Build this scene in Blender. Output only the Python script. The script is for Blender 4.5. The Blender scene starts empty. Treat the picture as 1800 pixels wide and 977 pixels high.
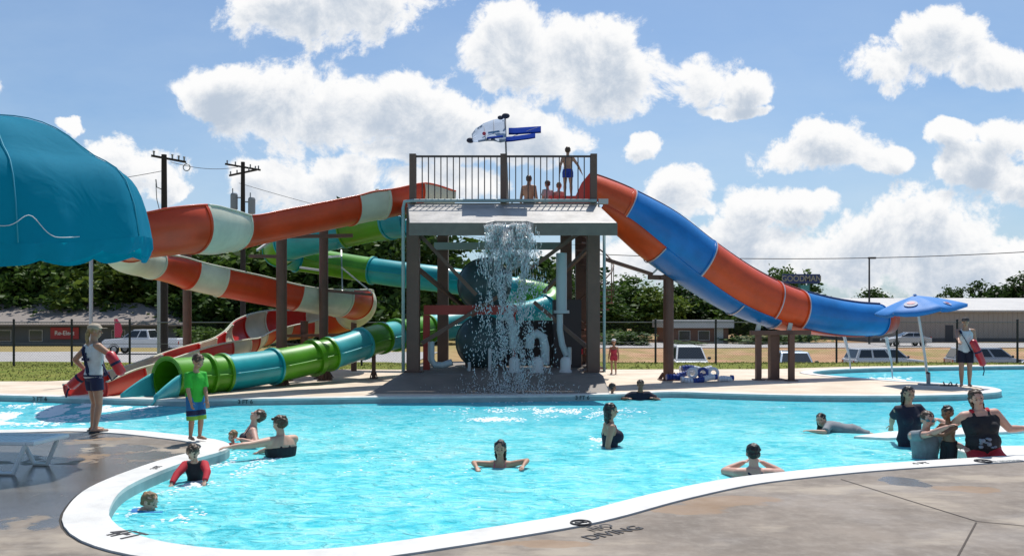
import bpy, bmesh, math, random
from mathutils import Vector, Matrix, noise
from mathutils.geometry import tessellate_polygon
random.seed(7)
R = math.radians
SC = bpy.context.scene
COL = SC.collection
F, CH, HZ = 1500.0, 1.75, 560.0          # focal length in photo pixels, eye height, horizon row

# ------------------------------------------------------------------ camera, sky, sun, exposure
cam_d = bpy.data.cameras.new('camera'); cam = bpy.data.objects.new('camera', cam_d); COL.objects.link(cam)
cam.location = (0, 0, CH); cam.rotation_euler = (R(90), 0, 0)
cam_d.sensor_width = 36; cam_d.lens = 36 * F / 1800
cam_d.shift_y = (HZ - 488.5) / 1800
cam_d.clip_start = 0.1; cam_d.clip_end = 3000
SC.camera = cam
SUN_EL, SUN_AZ = 64.0, 13.0
SC.view_settings.view_transform = 'Standard'; SC.view_settings.look = 'None'
SC.view_settings.gamma = 1; SC.view_settings.use_curve_mapping = False
SC.view_settings.exposure = -0.02
sd = bpy.data.lights.new('sun', 'SUN'); sd.energy = 5.0; sd.angle = R(0.53); sd.color = (1, .955, .89)
sun = bpy.data.objects.new('sun', sd); COL.objects.link(sun)
sun.rotation_euler = (R(90 - SUN_EL), 0, R(180 - SUN_AZ))   # shines from behind the tower, a little from the right
_v = Vector((math.sin(R(SUN_AZ)) * math.cos(R(SUN_EL)), math.cos(R(SUN_AZ)) * math.cos(R(SUN_EL)), math.sin(R(SUN_EL))))
sun.rotation_euler = _v.to_track_quat('Z', 'Y').to_euler()
sun.location = (5, 20, 30)

world = bpy.data.worlds.new('World'); SC.world = world; world.use_nodes = True
WT = world.node_tree; WT.nodes.clear()
SKY_STR = 0.11
def nn(t, kind, **kw):
    n = t.nodes.new(kind)
    for k, v in kw.items(): setattr(n, k, v)
    return n
def M_(t, op, a, b=None, c=None, clamp=False):
    n = t.nodes.new('ShaderNodeMath'); n.operation = op; n.use_clamp = clamp
    for i, v in enumerate((a, b, c)):
        if v is None: continue
        if isinstance(v, (int, float)): n.inputs[i].default_value = v
        else: t.links.new(v, n.inputs[i])
    return n.outputs[0]
def VM_(t, op, a, b=None):
    n = t.nodes.new('ShaderNodeVectorMath'); n.operation = op
    for i, v in enumerate((a, b)):
        if v is None: continue
        if isinstance(v, (tuple, list)): n.inputs[i].default_value = v
        else: t.links.new(v, n.inputs[i])
    return n
# clouds live on the sky: each lobe is (centre u, centre v, half width, half height) in direction space u = x/y, v = z/y
CL = [(540,15,150,75),(640,-5,150,70),(480,-5,80,55),
      (400,165,95,62),(520,190,150,95),(640,205,130,88),(740,215,120,75),(860,235,150,70),(960,245,75,55),(680,270,85,32),
      (905,85,105,80),(1010,105,150,95),(1110,130,110,70),(1220,140,95,52),(1310,145,70,35),(1290,188,80,16),
      (1560,130,85,48),(1650,85,85,62),(1740,115,95,48),(1800,110,70,45),
      (1400,280,85,32),(1480,258,85,52),(1550,285,60,30),(1190,335,65,42),(1210,362,45,30),
      (1340,370,95,48),(1420,365,60,32),(1300,430,150,60),(1480,430,170,55),(1650,400,130,70),(1720,300,60,42),(1790,240,80,50),(1670,245,42,30),(1790,330,80,45),
      (200,262,62,38),(255,300,80,45),(290,330,40,25),(115,215,28,17),(480,325,90,45),(600,320,80,40),(560,345,120,40),
      (1150,450,200,50),(1720,470,250,60),(-20,150,35,32),(760,330,130,40),(1120,265,35,25)]
def cloud_group():
    g = bpy.data.node_groups.new('cloud_density', 'ShaderNodeTree')
    g.interface.new_socket('P', in_out='INPUT', socket_type='NodeSocketVector')
    g.interface.new_socket('D', in_out='OUTPUT', socket_type='NodeSocketFloat')
    gi = g.nodes.new('NodeGroupInput'); go = g.nodes.new('NodeGroupOutput')
    P = gi.outputs[0]
    nw = nn(g, 'ShaderNodeTexNoise'); nw.inputs['Scale'].default_value = 7.0; nw.inputs['Detail'].default_value = 6; nw.inputs['Roughness'].default_value = .6
    g.links.new(P, nw.inputs['Vector'])
    w = VM_(g, 'SUBTRACT', nw.outputs['Color'], (.5, .5, .5)).outputs[0]
    w = VM_(g, 'MULTIPLY', w, (.10, .08, 0)).outputs[0]
    Q = VM_(g, 'ADD', P, w).outputs[0]
    out = None
    for (cx, cy, rx, ry) in CL:
        c = ((cx - 900) / F, (HZ - cy) / F, 0)
        d = VM_(g, 'SUBTRACT', Q, c).outputs[0]
        d = VM_(g, 'MULTIPLY', d, (F / rx, F / ry, 0)).outputs[0]
        l = VM_(g, 'DOT_PRODUCT', d, d).outputs['Value']
        f = M_(g, 'SUBTRACT', 1.0, l)
        if out is None: out = f
        else:
            m = nn(g, 'ShaderNodeMath', operation='SMOOTH_MAX'); m.inputs[2].default_value = .25
            g.links.new(out, m.inputs[0]); g.links.new(f, m.inputs[1]); out = m.outputs[0]
    out = M_(g, 'MAXIMUM', out, -1.2)
    n = nn(g, 'ShaderNodeTexNoise'); n.inputs['Scale'].default_value = 13; n.inputs['Detail'].default_value = 12; n.inputs['Roughness'].default_value = .66; n.inputs['Distortion'].default_value = .25
    g.links.new(P, n.inputs['Vector'])
    nz = M_(g, 'MULTIPLY', M_(g, 'SUBTRACT', n.outputs['Fac'], .5), 4.2)
    g.links.new(M_(g, 'ADD', out, nz), go.inputs[0])
    return g
cg = cloud_group()
tc = nn(WT, 'ShaderNodeTexCoord'); sp = nn(WT, 'ShaderNodeSeparateXYZ'); WT.links.new(tc.outputs['Generated'], sp.inputs[0])
ay = M_(WT, 'MAXIMUM', M_(WT, 'ABSOLUTE', sp.outputs[1]), .12)
cb = nn(WT, 'ShaderNodeCombineXYZ')
WT.links.new(M_(WT, 'DIVIDE', sp.outputs[0], ay), cb.inputs[0]); WT.links.new(M_(WT, 'DIVIDE', sp.outputs[2], ay), cb.inputs[1])
def cd(off):
    g = nn(WT, 'ShaderNodeGroup'); g.node_tree = cg
    WT.links.new(VM_(WT, 'ADD', cb.outputs[0], off).outputs[0], g.inputs[0]); return g.outputs[0]
d0 = cd((0, 0, 0)); d1 = cd((.003, .022, 0))
mr = nn(WT, 'ShaderNodeMapRange', interpolation_type='SMOOTHSTEP'); WT.links.new(d0, mr.inputs[0])
mr.inputs[1].default_value = -.14; mr.inputs[2].default_value = .44
ms = nn(WT, 'ShaderNodeMapRange', interpolation_type='SMOOTHSTEP'); WT.links.new(M_(WT, 'ADD', M_(WT, 'MULTIPLY', d1, .75), M_(WT, 'MULTIPLY', d0, .35)), ms.inputs[0])
ms.inputs[1].default_value = .15; ms.inputs[2].default_value = 1.5; 
shade = nn(WT, 'ShaderNodeMixRGB'); WT.links.new(ms.outputs[0], shade.inputs[0])
shade.inputs[1].default_value = (1.0, 1.0, 1.0, 1); shade.inputs[2].default_value = (.52, .60, .71, 1)
sky = nn(WT, 'ShaderNodeTexSky', sky_type='NISHITA'); sky.sun_disc = False
sky.sun_elevation = R(SUN_EL); sky.sun_rotation = R(SUN_AZ); sky.air_density = 1.0; sky.dust_density = 1.2; sky.ozone_density = 1.0
# thin high veil of cloud that whitens the blue towards the horizon
veil = nn(WT, 'ShaderNodeTexNoise'); veil.inputs['Scale'].default_value = 2.2; veil.inputs['Detail'].default_value = 10; veil.inputs['Roughness'].default_value = .6
mpv = nn(WT, 'ShaderNodeMapping'); mpv.inputs['Scale'].default_value = (1, 2.6, 1); WT.links.new(cb.outputs[0], mpv.inputs[0]); WT.links.new(mpv.outputs[0], veil.inputs['Vector'])
vz = nn(WT, 'ShaderNodeMapRange'); WT.links.new(sp.outputs[2], vz.inputs[0]); vz.inputs[1].default_value = 0; vz.inputs[2].default_value = .38
vz.inputs[3].default_value = .70; vz.inputs[4].default_value = .06
vf = M_(WT, 'MULTIPLY', vz.outputs[0], M_(WT, 'ADD', M_(WT, 'MULTIPLY', veil.outputs['Fac'], 3.0), -.75), clamp=True)
skt = nn(WT, 'ShaderNodeMixRGB', blend_type='MULTIPLY'); skt.inputs[0].default_value = 1; WT.links.new(sky.outputs[0], skt.inputs[1]); skt.inputs[2].default_value = (.74, .92, 1.08, 1)
mv = nn(WT, 'ShaderNodeMixRGB'); WT.links.new(vf, mv.inputs[0]); WT.links.new(skt.outputs[0], mv.inputs[1]); mv.inputs[2].default_value = (.60 / SKY_STR, .74 / SKY_STR, .89 / SKY_STR, 1)
cs = nn(WT, 'ShaderNodeMixRGB', blend_type='MULTIPLY'); cs.inputs[0].default_value = 1; WT.links.new(shade.outputs[0], cs.inputs[1]); cs.inputs[2].default_value = (1 / SKY_STR,) * 3 + (1,)
mc = nn(WT, 'ShaderNodeMixRGB'); WT.links.new(mr.outputs[0], mc.inputs[0]); WT.links.new(mv.outputs[0], mc.inputs[1]); WT.links.new(cs.outputs[0], mc.inputs[2])
bg = nn(WT, 'ShaderNodeBackground'); bg.inputs[1].default_value = SKY_STR; WT.links.new(mc.outputs[0], bg.inputs[0])
wo = nn(WT, 'ShaderNodeOutputWorld'); WT.links.new(bg.outputs[0], wo.inputs[0])

# ------------------------------------------------------------------ helpers
def W(px, py, Y): return Vector(((px - 900) / F * Y, Y, CH - (py - HZ) / F * Y))    # a point seen at (px, py) at distance Y
def G(px, py, z=0.0):
    Y = F * (CH - z) / (py - HZ); return Vector(((px - 900) / F * Y, Y, z))          # a point of a level plane
_m = {}
def mat(name, col, rough=.6, metal=0, var=0, vs=3, bump=0, bs=20, spec=.5, coat=0, trans=0, emis=None, sss=0, col2=None):
    if name in _m: return _m[name]
    m = bpy.data.materials.new(name); m.use_nodes = True; t = m.node_tree; b = t.nodes['Principled BSDF']
    b.inputs['Base Color'].default_value = (*col, 1); b.inputs['Roughness'].default_value = rough; b.inputs['Metallic'].default_value = metal
    b.inputs['Specular IOR Level'].default_value = spec; b.inputs['Coat Weight'].default_value = coat; b.inputs['Coat Roughness'].default_value = .15
    b.inputs['Transmission Weight'].default_value = trans
    if sss: b.inputs['Subsurface Weight'].default_value = sss; b.inputs['Subsurface Scale'].default_value = .02
    if emis: b.inputs['Emission Color'].default_value = (*emis, 1); b.inputs['Emission Strength'].default_value = 1
    g = nn(t, 'ShaderNodeNewGeometry')
    if var:
        n = nn(t, 'ShaderNodeTexNoise'); n.inputs['Scale'].default_value = vs; n.inputs['Detail'].default_value = 5; n.inputs['Roughness'].default_value = .65
        t.links.new(g.outputs['Position'], n.inputs['Vector'])
        r = nn(t, 'ShaderNodeValToRGB'); r.color_ramp.elements[0].position = .3; r.color_ramp.elements[1].position = .7
        c2 = col2 or tuple(c * (1 - var) for c in col)
        r.color_ramp.elements[0].color = (*c2, 1); r.color_ramp.elements[1].color = (*[min(1, c * (1 + (0 if col2 else var * .5))) for c in col], 1)
        t.links.new(n.outputs['Fac'], r.inputs[0]); t.links.new(r.outputs[0], b.inputs['Base Color'])
        rr = nn(t, 'ShaderNodeMapRange'); rr.inputs[3].default_value = max(.02, rough - .1); rr.inputs[4].default_value = min(1, rough + .12)
        t.links.new(n.outputs['Fac'], rr.inputs[0]); t.links.new(rr.outputs[0], b.inputs['Roughness'])
    if bump:
        n = nn(t, 'ShaderNodeTexNoise'); n.inputs['Scale'].default_value = bs; n.inputs['Detail'].default_value = 4
        t.links.new(g.outputs['Position'], n.inputs['Vector'])
        bp = nn(t, 'ShaderNodeBump'); bp.inputs['Strength'].default_value = bump; bp.inputs['Distance'].default_value = .02
        t.links.new(n.outputs['Fac'], bp.inputs['Height']); t.links.new(bp.outputs[0], b.inputs['Normal'])
    _m[name] = m; return m

def tag(o, label=None, cat=None, group=None, kind=None):
    for k, v in (('label', label), ('category', cat), ('group', group), ('kind', kind)):
        if v: o[k] = v
    return o
def link(name, me, m=None, parent=None, smooth=False):
    if m is not None: me.materials.clear(); me.materials.append(m)
    o = bpy.data.objects.new(name, me); COL.objects.link(o)
    if parent is not None: o.parent = parent
    if smooth: me.polygons.foreach_set('use_smooth', [True] * len(me.polygons))
    return o
def pyd(name, vs, fs, m, parent=None, smooth=False):
    me = bpy.data.meshes.new(name); me.from_pydata([tuple(v) for v in vs], [], fs); me.update()
    return link(name, me, m, parent, smooth)
def empty(name, loc=(0, 0, 0), rz=0):
    o = bpy.data.objects.new(name, None); COL.objects.link(o); o.location = loc; o.rotation_euler = (0, 0, rz); o.empty_display_size = .2
    return o
class MB:
    "collects shapes; build() links them as one mesh object"
    def __init__(s): s.v = []; s.f = []
    def add(s, vs, fs):
        k = len(s.v); s.v += [Vector(v) for v in vs]; s.f += [tuple(i + k for i in f) for f in fs]; return s
    def box(s, lo, hi, mtx=None):
        a, b = lo, hi
        vs = [Vector((x, y, z)) for z in (a[2], b[2]) for y in (a[1], b[1]) for x in (a[0], b[0])]
        if mtx: vs = [mtx @ v for v in vs]
        return s.add(vs, [(0, 2, 3, 1), (4, 5, 7, 6), (0, 1, 5, 4), (2, 6, 7, 3), (0, 4, 6, 2), (1, 3, 7, 5)])
    def bar(s, p, q, w, h=None):          # rectangular bar from p to q
        p, q = Vector(p), Vector(q); h = h or w; d = (q - p).normalized()
        u = Vector((0, 0, 1)) if abs(d.z) < .95 else Vector((0, 1, 0))
        a = d.cross(u).normalized() * w / 2; b = a.cross(d).normalized() * h / 2
        vs = [e + sa * a + sb * b for e in (p, q) for sa, sb in ((-1, -1), (1, -1), (1, 1), (-1, 1))]
        return s.add(vs, [(0, 1, 2, 3), (7, 6, 5, 4), (0, 4, 5, 1), (1, 5, 6, 2), (2, 6, 7, 3), (3, 7, 4, 0)])
    def ring(s, c, a, b, n): return [c + a * math.cos(2 * math.pi * i / n) + b * math.sin(2 * math.pi * i / n) for i in range(n)]
    def loft(s, rings, cap=True):
        k = len(s.v); n = len(rings[0])
        for r in rings: s.v += r
        for j in range(len(rings) - 1):
            for i in range(n):
                i2 = (i + 1) % n; s.f.append((k + j * n + i, k + j * n + i2, k + (j + 1) * n + i2, k + (j + 1) * n + i))
        if cap: s.f.append(tuple(k + i for i in reversed(range(n)))); s.f.append(tuple(k + (len(rings) - 1) * n + i for i in range(n)))
        return s
    def tube(s, pts, r, n=10, cap=True):
        pts = [Vector(p) for p in pts]; rs = r if isinstance(r, (list, tuple)) else [r] * len(pts)
        rings = []; a = None
        for i, p in enumerate(pts):
            d = (pts[min(i + 1, len(pts) - 1)] - pts[max(i - 1, 0)]).normalized()
            if a is None: a = d.cross(Vector((0, 0, 1)) if abs(d.z) < .95 else Vector((0, 1, 0))).normalized()
            else: a = (a - d * a.dot(d)).normalized()
            rings.append(s.ring(p, a * rs[i], d.cross(a) * rs[i], n))
        return s.loft(rings, cap)
    def cap(s, p, q, r0, r1, n=14):       # tapered capsule
        p, q = Vector(p), Vector(q); d = (q - p); d = d.normalized() if d.length > 1e-6 else Vector((0, 0, 1))
        pts, rs = [], []
        for t in (75, 50, 25): pts.append(p - d * r0 * math.sin(R(t))); rs.append(r0 * math.cos(R(t)))
        pts += [p, q]; rs += [r0, r1]
        for t in (25, 50, 75): pts.append(q + d * r1 * math.sin(R(t))); rs.append(r1 * math.cos(R(t)))
        return s.tube(pts, rs, n)
    def ell(s, c, rx, ry, rz, mtx=None, n=16, m=10):
        c = Vector(c); rings = []
        for j in range(m + 1):
            t = -math.pi / 2 + math.pi * (j + .15) / (m + .3); z = rz * math.sin(t); k = math.cos(t)
            rings.append([(mtx.to_3x3() @ Vector((rx * k * math.cos(2 * math.pi * i / n), ry * k * math.sin(2 * math.pi * i / n), z)) if mtx else Vector((rx * k * math.cos(2 * math.pi * i / n), ry * k * math.sin(2 * math.pi * i / n), z))) + c for i in range(n)])
        return s.loft(rings)
    def torus(s, c, R0, r, axis='z', n=24, m=8):
        c = Vector(c); rings = []
        for i in range(n):
            a = 2 * math.pi * i / n; ring = []
            for j in range(m):
                b = 2 * math.pi * j / m; x, y, z = (R0 + r * math.cos(b)) * math.cos(a), (R0 + r * math.cos(b)) * math.sin(a), r * math.sin(b)
                ring.append(c + (Vector((x, y, z)) if axis == 'z' else Vector((x, z, y)) if axis == 'y' else Vector((z, x, y))))
            rings.append(ring)
        rings.append(rings[0]); return s.loft(rings, False)
    def build(s, name, m, parent=None, smooth=False): return pyd(name, s.v, s.f, m, parent, smooth)
def bevel(o, w=.01, seg=2):
    bm = bmesh.new(); bm.from_mesh(o.data); bmesh.ops.recalc_face_normals(bm, faces=bm.faces)
    bmesh.ops.bevel(bm, geom=[e for e in bm.edges if e.is_manifold and e.calc_face_angle(0) > .5], offset=w, segments=seg, affect='EDGES', profile=.6, clamp_overlap=True)
    bm.to_mesh(o.data); bm.free(); return o
def dup(root):
    r = root.copy(); COL.objects.link(r)
    for ch in root.children:
        c = ch.copy(); COL.objects.link(c); c.parent = r
        for g in ch.children:
            d = g.copy(); COL.objects.link(d); d.parent = c
    return r
def evaluated(o):
    dg = bpy.context.evaluated_depsgraph_get(); me = bpy.data.meshes.new_from_object(o.evaluated_get(dg)); return me
def remeshed(mb, name, m, parent, vox, smooth_it=2, noise_amt=0, factor=.5):
    me = bpy.data.meshes.new(name); me.from_pydata([tuple(v) for v in mb.v], [], mb.f); me.update()
    bm = bmesh.new(); bm.from_mesh(me); bmesh.ops.recalc_face_normals(bm, faces=bm.faces); bm.to_mesh(me); bm.free()
    o = bpy.data.objects.new(name, me); COL.objects.link(o)
    md = o.modifiers.new('r', 'REMESH'); md.mode = 'VOXEL'; md.voxel_size = vox; md.use_smooth_shade = True
    s = o.modifiers.new('s', 'SMOOTH'); s.iterations = smooth_it; s.factor = factor
    new = evaluated(o); o.modifiers.clear(); o.data = new; bpy.data.meshes.remove(me); new.name = name
    if noise_amt:
        for v in new.vertices:
            v.co += v.normal * noise_amt * noise.fractal(v.co * 28, 1, 2, 3)
    new.materials.clear(); new.materials.append(m); o.parent = parent
    new.polygons.foreach_set('use_smooth', [True] * len(new.polygons))
    return o
def text(s, name, m, size, mtx, parent=None, ext=.002, bold=0.0, align='CENTER'):
    c = bpy.data.curves.new(name, 'FONT'); c.body = s; c.size = size; c.extrude = ext; c.offset = bold; c.align_x = align; c.align_y = 'CENTER'
    o = bpy.data.objects.new(name, c); COL.objects.link(o); me = evaluated(o); bpy.data.objects.remove(o)
    me.transform(mtx); return link(name, me, m, parent)
# ------------------------------------------------------------------ the pool and its deck
def smooth_closed(pts, sub=6):
    n = len(pts); out = []
    for i in range(n):
        p0, p1, p2, p3 = pts[i - 1], pts[i], pts[(i + 1) % n], pts[(i + 2) % n]
        k = max(2, min(24, int((p2 - p1).length / .18))) if sub else 1
        for j in range(k):
            t = j / k
            # centripetal-like damped tangents so that uneven spacing does not overshoot
            l = (p2 - p1).length; m1 = ((p2 - p0) / max((p2 - p1).length + (p1 - p0).length, 1e-6)) * l; m2 = ((p3 - p1) / max((p3 - p2).length + (p2 - p1).length, 1e-6)) * l
            a = 2 * t**3 - 3 * t**2 + 1; b = t**3 - 2 * t**2 + t; c = -2 * t**3 + 3 * t**2; d = t**3 - t**2
            out.append(p1 * a + m1 * b + p2 * c + m2 * d)
    return out
def offset_poly(pts, d):
    n = len(pts); area = sum(pts[i - 1].x * pts[i].y - pts[i].x * pts[i - 1].y for i in range(n)); sg = 1 if area > 0 else -1
    out = []
    for i in range(n):
        t = (pts[(i + 1) % n] - pts[i - 1]).normalized(); q = pts[i] + Vector((t.y, -t.x, 0)) * d * sg
        ok = True
        for j in range(n):
            a, b = pts[j - 1], pts[j]; ab = b - a; L = ab.length_squared
            if L < 1e-9: continue
            u = max(0, min(1, (q - a).dot(ab) / L))
            if (a + ab * u - q).length < abs(d) * .96: ok = False; break
        if ok and (not out or (out[-1] - q).length > .03): out.append(q)
    return out
P_ = [(192,897),(197,916),(228,937),(300,956),(400,967),(480,969),(560,967),(650,959),(750,945),(850,930),(1000,905),(1150,868),(1280,842),(1400,828),(1500,819),(1600,812),(1700,806),(1800,800),(1960,792),(2150,780),
      (2300,745),(2300,700),(2250,660),(2150,644),(2000,642),(1800,643),(1600,646),(1510,648),(1450,651),(1428,655),(1450,659),(1520,665),(1580,669),(1650,673),(1730,679),(1757,684),(1757,689),(1725,692),(1660,694.5),(1560,696),(1400,695),(1280,692),(1180,689),(1120,692),(1050,694),(900,696),(700,698),(560,700),(400,702),(300,703),(120,698),(0,695),(-150,692),
      (-300,700),(-330,725),(-200,752),(-80,757),(60,755),(150,753),(240,757),(310,764),(360,770),(392,776),(404,783),(396,792),(370,800),(330,811),(260,838),(215,862)]
pool = smooth_closed([G(*p) for p in P_])
cop_out = offset_poly(pool, .37); joint_out = offset_poly(pool, .395)
deck_outer = [Vector(p) for p in ((-60, -6, 0), (60, -6, 0), (60, 32.5, 0), (18, 32.5, 0), (12.5, 31.3, 0), (9, 29.7, 0), (-2, 29.3, 0), (-7, 29.6, 0), (-10, 26.5, 0), (-13, 23.9, 0), (-60, 23.2, 0))]
def sheet(name, loops, z, m, parent=None):
    flat = [v for l in loops for v in l]; tr = tessellate_polygon(loops)
    fs = []
    for a, b, c in tr:
        A, B, C = flat[a], flat[b], flat[c]
        if (B - A).cross(C - A).z < 0: a, b, c = a, c, b
        fs.append((a, b, c))
    return pyd(name, [(v.x, v.y, z) for v in flat], fs, m, parent)

def deck_mat():
    m = bpy.data.materials.new('deck_concrete'); m.use_nodes = True; t = m.node_tree; b = t.nodes['Principled BSDF']
    g = nn(t, 'ShaderNodeNewGeometry'); P = g.outputs['Position']
    def noi(scale, det=6, ro=.6, sq=(1, 1, 1)):
        mp = nn(t, 'ShaderNodeMapping'); mp.inputs['Scale'].default_value = sq; t.links.new(P, mp.inputs[0])
        n = nn(t, 'ShaderNodeTexNoise'); n.inputs['Scale'].default_value = scale; n.inputs['Detail'].default_value = det; n.inputs['Roughness'].default_value = ro
        t.links.new(mp.outputs[0], n.inputs['Vector']); return n.outputs['Fac']
    def mr_(v, a, b_, c=0., d=1.):
        n = nn(t, 'ShaderNodeMapRange', interpolation_type='SMOOTHSTEP'); t.links.new(v, n.inputs[0])
        for i, x in enumerate((a, b_, c, d)): n.inputs[i + 1].default_value = x
        return n.outputs[0]
    def mix(f, a, c):
        n = nn(t, 'ShaderNodeMixRGB'); t.links.new(f, n.inputs[0])
        for i, v in ((1, a), (2, c)):
            if isinstance(v, tuple): n.inputs[i].default_value = (*v, 1)
            else: t.links.new(v, n.inputs[i])
        return n.outputs[0]
    s = nn(t, 'ShaderNodeSeparateXYZ'); t.links.new(P, s.inputs[0])
    far = mr_(s.outputs[1], 14.5, 18.5)
    near = mix(mr_(noi(.9, 8, .65), .35, .65), (.142, .115, .091), (.222, .182, .145))
    near = mix(mr_(noi(7, 5, .7), .4, .75, 0, .35), near, (.36, .32, .27))
    pale = mr_(noi(.55, 7, .6, (1, 1.8, 1)), .50, .62, 0, .85)                       # dry pale patches
    near = mix(pale, near, (.345, .29, .225))
    fcol = mix(mr_(noi(.8, 6), .35, .65), (.55, .45, .34), (.68, .58, .46))
    col = mix(far, near, fcol)
    def blob(cx, cy, rx, ry, e=1.0):                                                # a stain at one spot of the deck
        v = VM_(t, 'SUBTRACT', P, (cx, cy, 0)).outputs[0]; v = VM_(t, 'MULTIPLY', v, (1 / rx, 1 / ry, 0)).outputs[0]
        l = VM_(t, 'DOT_PRODUCT', v, v).outputs['Value']
        w = M_(t, 'MULTIPLY', M_(t, 'SUBTRACT', noi(2.2, 6, .6), .5), 4.2)
        return mr_(M_(t, 'ADD', M_(t, 'SUBTRACT', 1.0, l), w), -.1, .35)
    def blobs(lst):
        o = None
        for a in lst:
            q = blob(*a); o = q if o is None else M_(t, 'MAXIMUM', o, q)
        return o
    def gp(x, y): p = G(x, y); return (p.x, p.y)
    rust = blobs([(*gp(170, 805), .55, .8), (*gp(1275, 880), .5, .25), (*gp(1210, 895), .4, .2), (*gp(1665, 858), .16, .12), (*gp(1718, 860), .24, .2), (*gp(120, 770), .8, .35), (*gp(300, 760), .5, .3), (*gp(960, 955), .5, .12)])
    col = mix(M_(t, 'MULTIPLY', rust, .6), col, (.26, .155, .075))
    wet = blobs([(*gp(70, 850), 1.7, 1.8), (*gp(20, 880), 1.7, 1.1), (*gp(200, 790), .5, .5), (*gp(30, 790), 1.2, 1.0), (*gp(130, 765), 1.0, .35), (*gp(1590, 848), .22, .3), (*gp(260, 800), .5, .4)])  # wet patches; at left the canopy's shadow is also painted into them
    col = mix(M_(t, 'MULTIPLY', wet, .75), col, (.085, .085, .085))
    pit = mr_(noi(60, 3, .6), .62, .72, 0, .35); col = mix(pit, col, (.14, .12, .10))
    t.links.new(col, b.inputs['Base Color'])
    ro = nn(t, 'ShaderNodeMapRange'); t.links.new(wet, ro.inputs[0]); ro.inputs[3].default_value = .78; ro.inputs[4].default_value = .16
    damp = mr_(noi(.7, 6, .6, (1, 1.5, 1)), .45, .62, 0, .22)
    t.links.new(M_(t, 'SUBTRACT', ro.outputs[0], M_(t, 'MULTIPLY', damp, M_(t, 'SUBTRACT', 1.0, far))), b.inputs['Roughness'])
    b.inputs['Specular IOR Level'].default_value = .5
    bp = nn(t, 'ShaderNodeBump'); bp.inputs['Strength'].default_value = .35; bp.inputs['Distance'].default_value = .006
    t.links.new(noi(45, 5, .7), bp.inputs['Height']); t.links.new(bp.outputs[0], b.inputs['Normal'])
    return m
DECK = deck_mat(); _m['deck_concrete'] = DECK
WHITE = mat('coping_white', (.66, .65, .62), .55, var=.18, vs=2.5, bump=.12, bs=50)
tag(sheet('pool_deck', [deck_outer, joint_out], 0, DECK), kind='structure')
sk = MB()
for i in range(len(deck_outer)):
    a, b = deck_outer[i - 1], deck_outer[i]; sk.add([(a.x, a.y, 0), (b.x, b.y, 0), (b.x, b.y, -.5), (a.x, a.y, -.5)], [(0, 1, 2, 3)])
tag(sk.build('pool_deck_edge', DECK), kind='structure')
tag(sheet('expansion_joint', [joint_out, cop_out], -.006, mat('joint_dark', (.04, .036, .032), .9)), kind='structure')
cop = sheet('pool_coping', [cop_out, pool], .012, WHITE)
wl = MB()
for loop, z0, z1 in ((cop_out, .012, -.05), (pool, .012, -.03)):
    for i in range(len(loop)):
        a, b = loop[i - 1], loop[i]; wl.add([(a.x, a.y, z0), (b.x, b.y, z0), (b.x, b.y, z1), (a.x, a.y, z1)], [(0, 1, 2, 3)])
bm = bmesh.new(); bm.from_mesh(cop.data); k = [bm.verts.new(v) for v in wl.v]
for f in wl.f: bm.faces.new([k[i] for i in f])
bm.to_mesh(cop.data); bm.free(); tag(cop, kind='structure')
WZ = -.13                                                        # water level
basin = MB(); inner = pool
for i in range(len(inner)):
    a, b = inner[i - 1], inner[i]; basin.add([(a.x, a.y, -.03), (b.x, b.y, -.03), (b.x, b.y, -1.25), (a.x, a.y, -1.25)], [(0, 1, 2, 3)])
tag(basin.build('pool_wall', mat('pool_wall_paint', (.27, .37, .38), .5, var=.25, vs=3)), kind='structure')
tag(sheet('pool_floor', [inner], -1.25, mat('pool_floor_paint', (.30, .72, .80), .5, var=.1, vs=2)), kind='structure')
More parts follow.
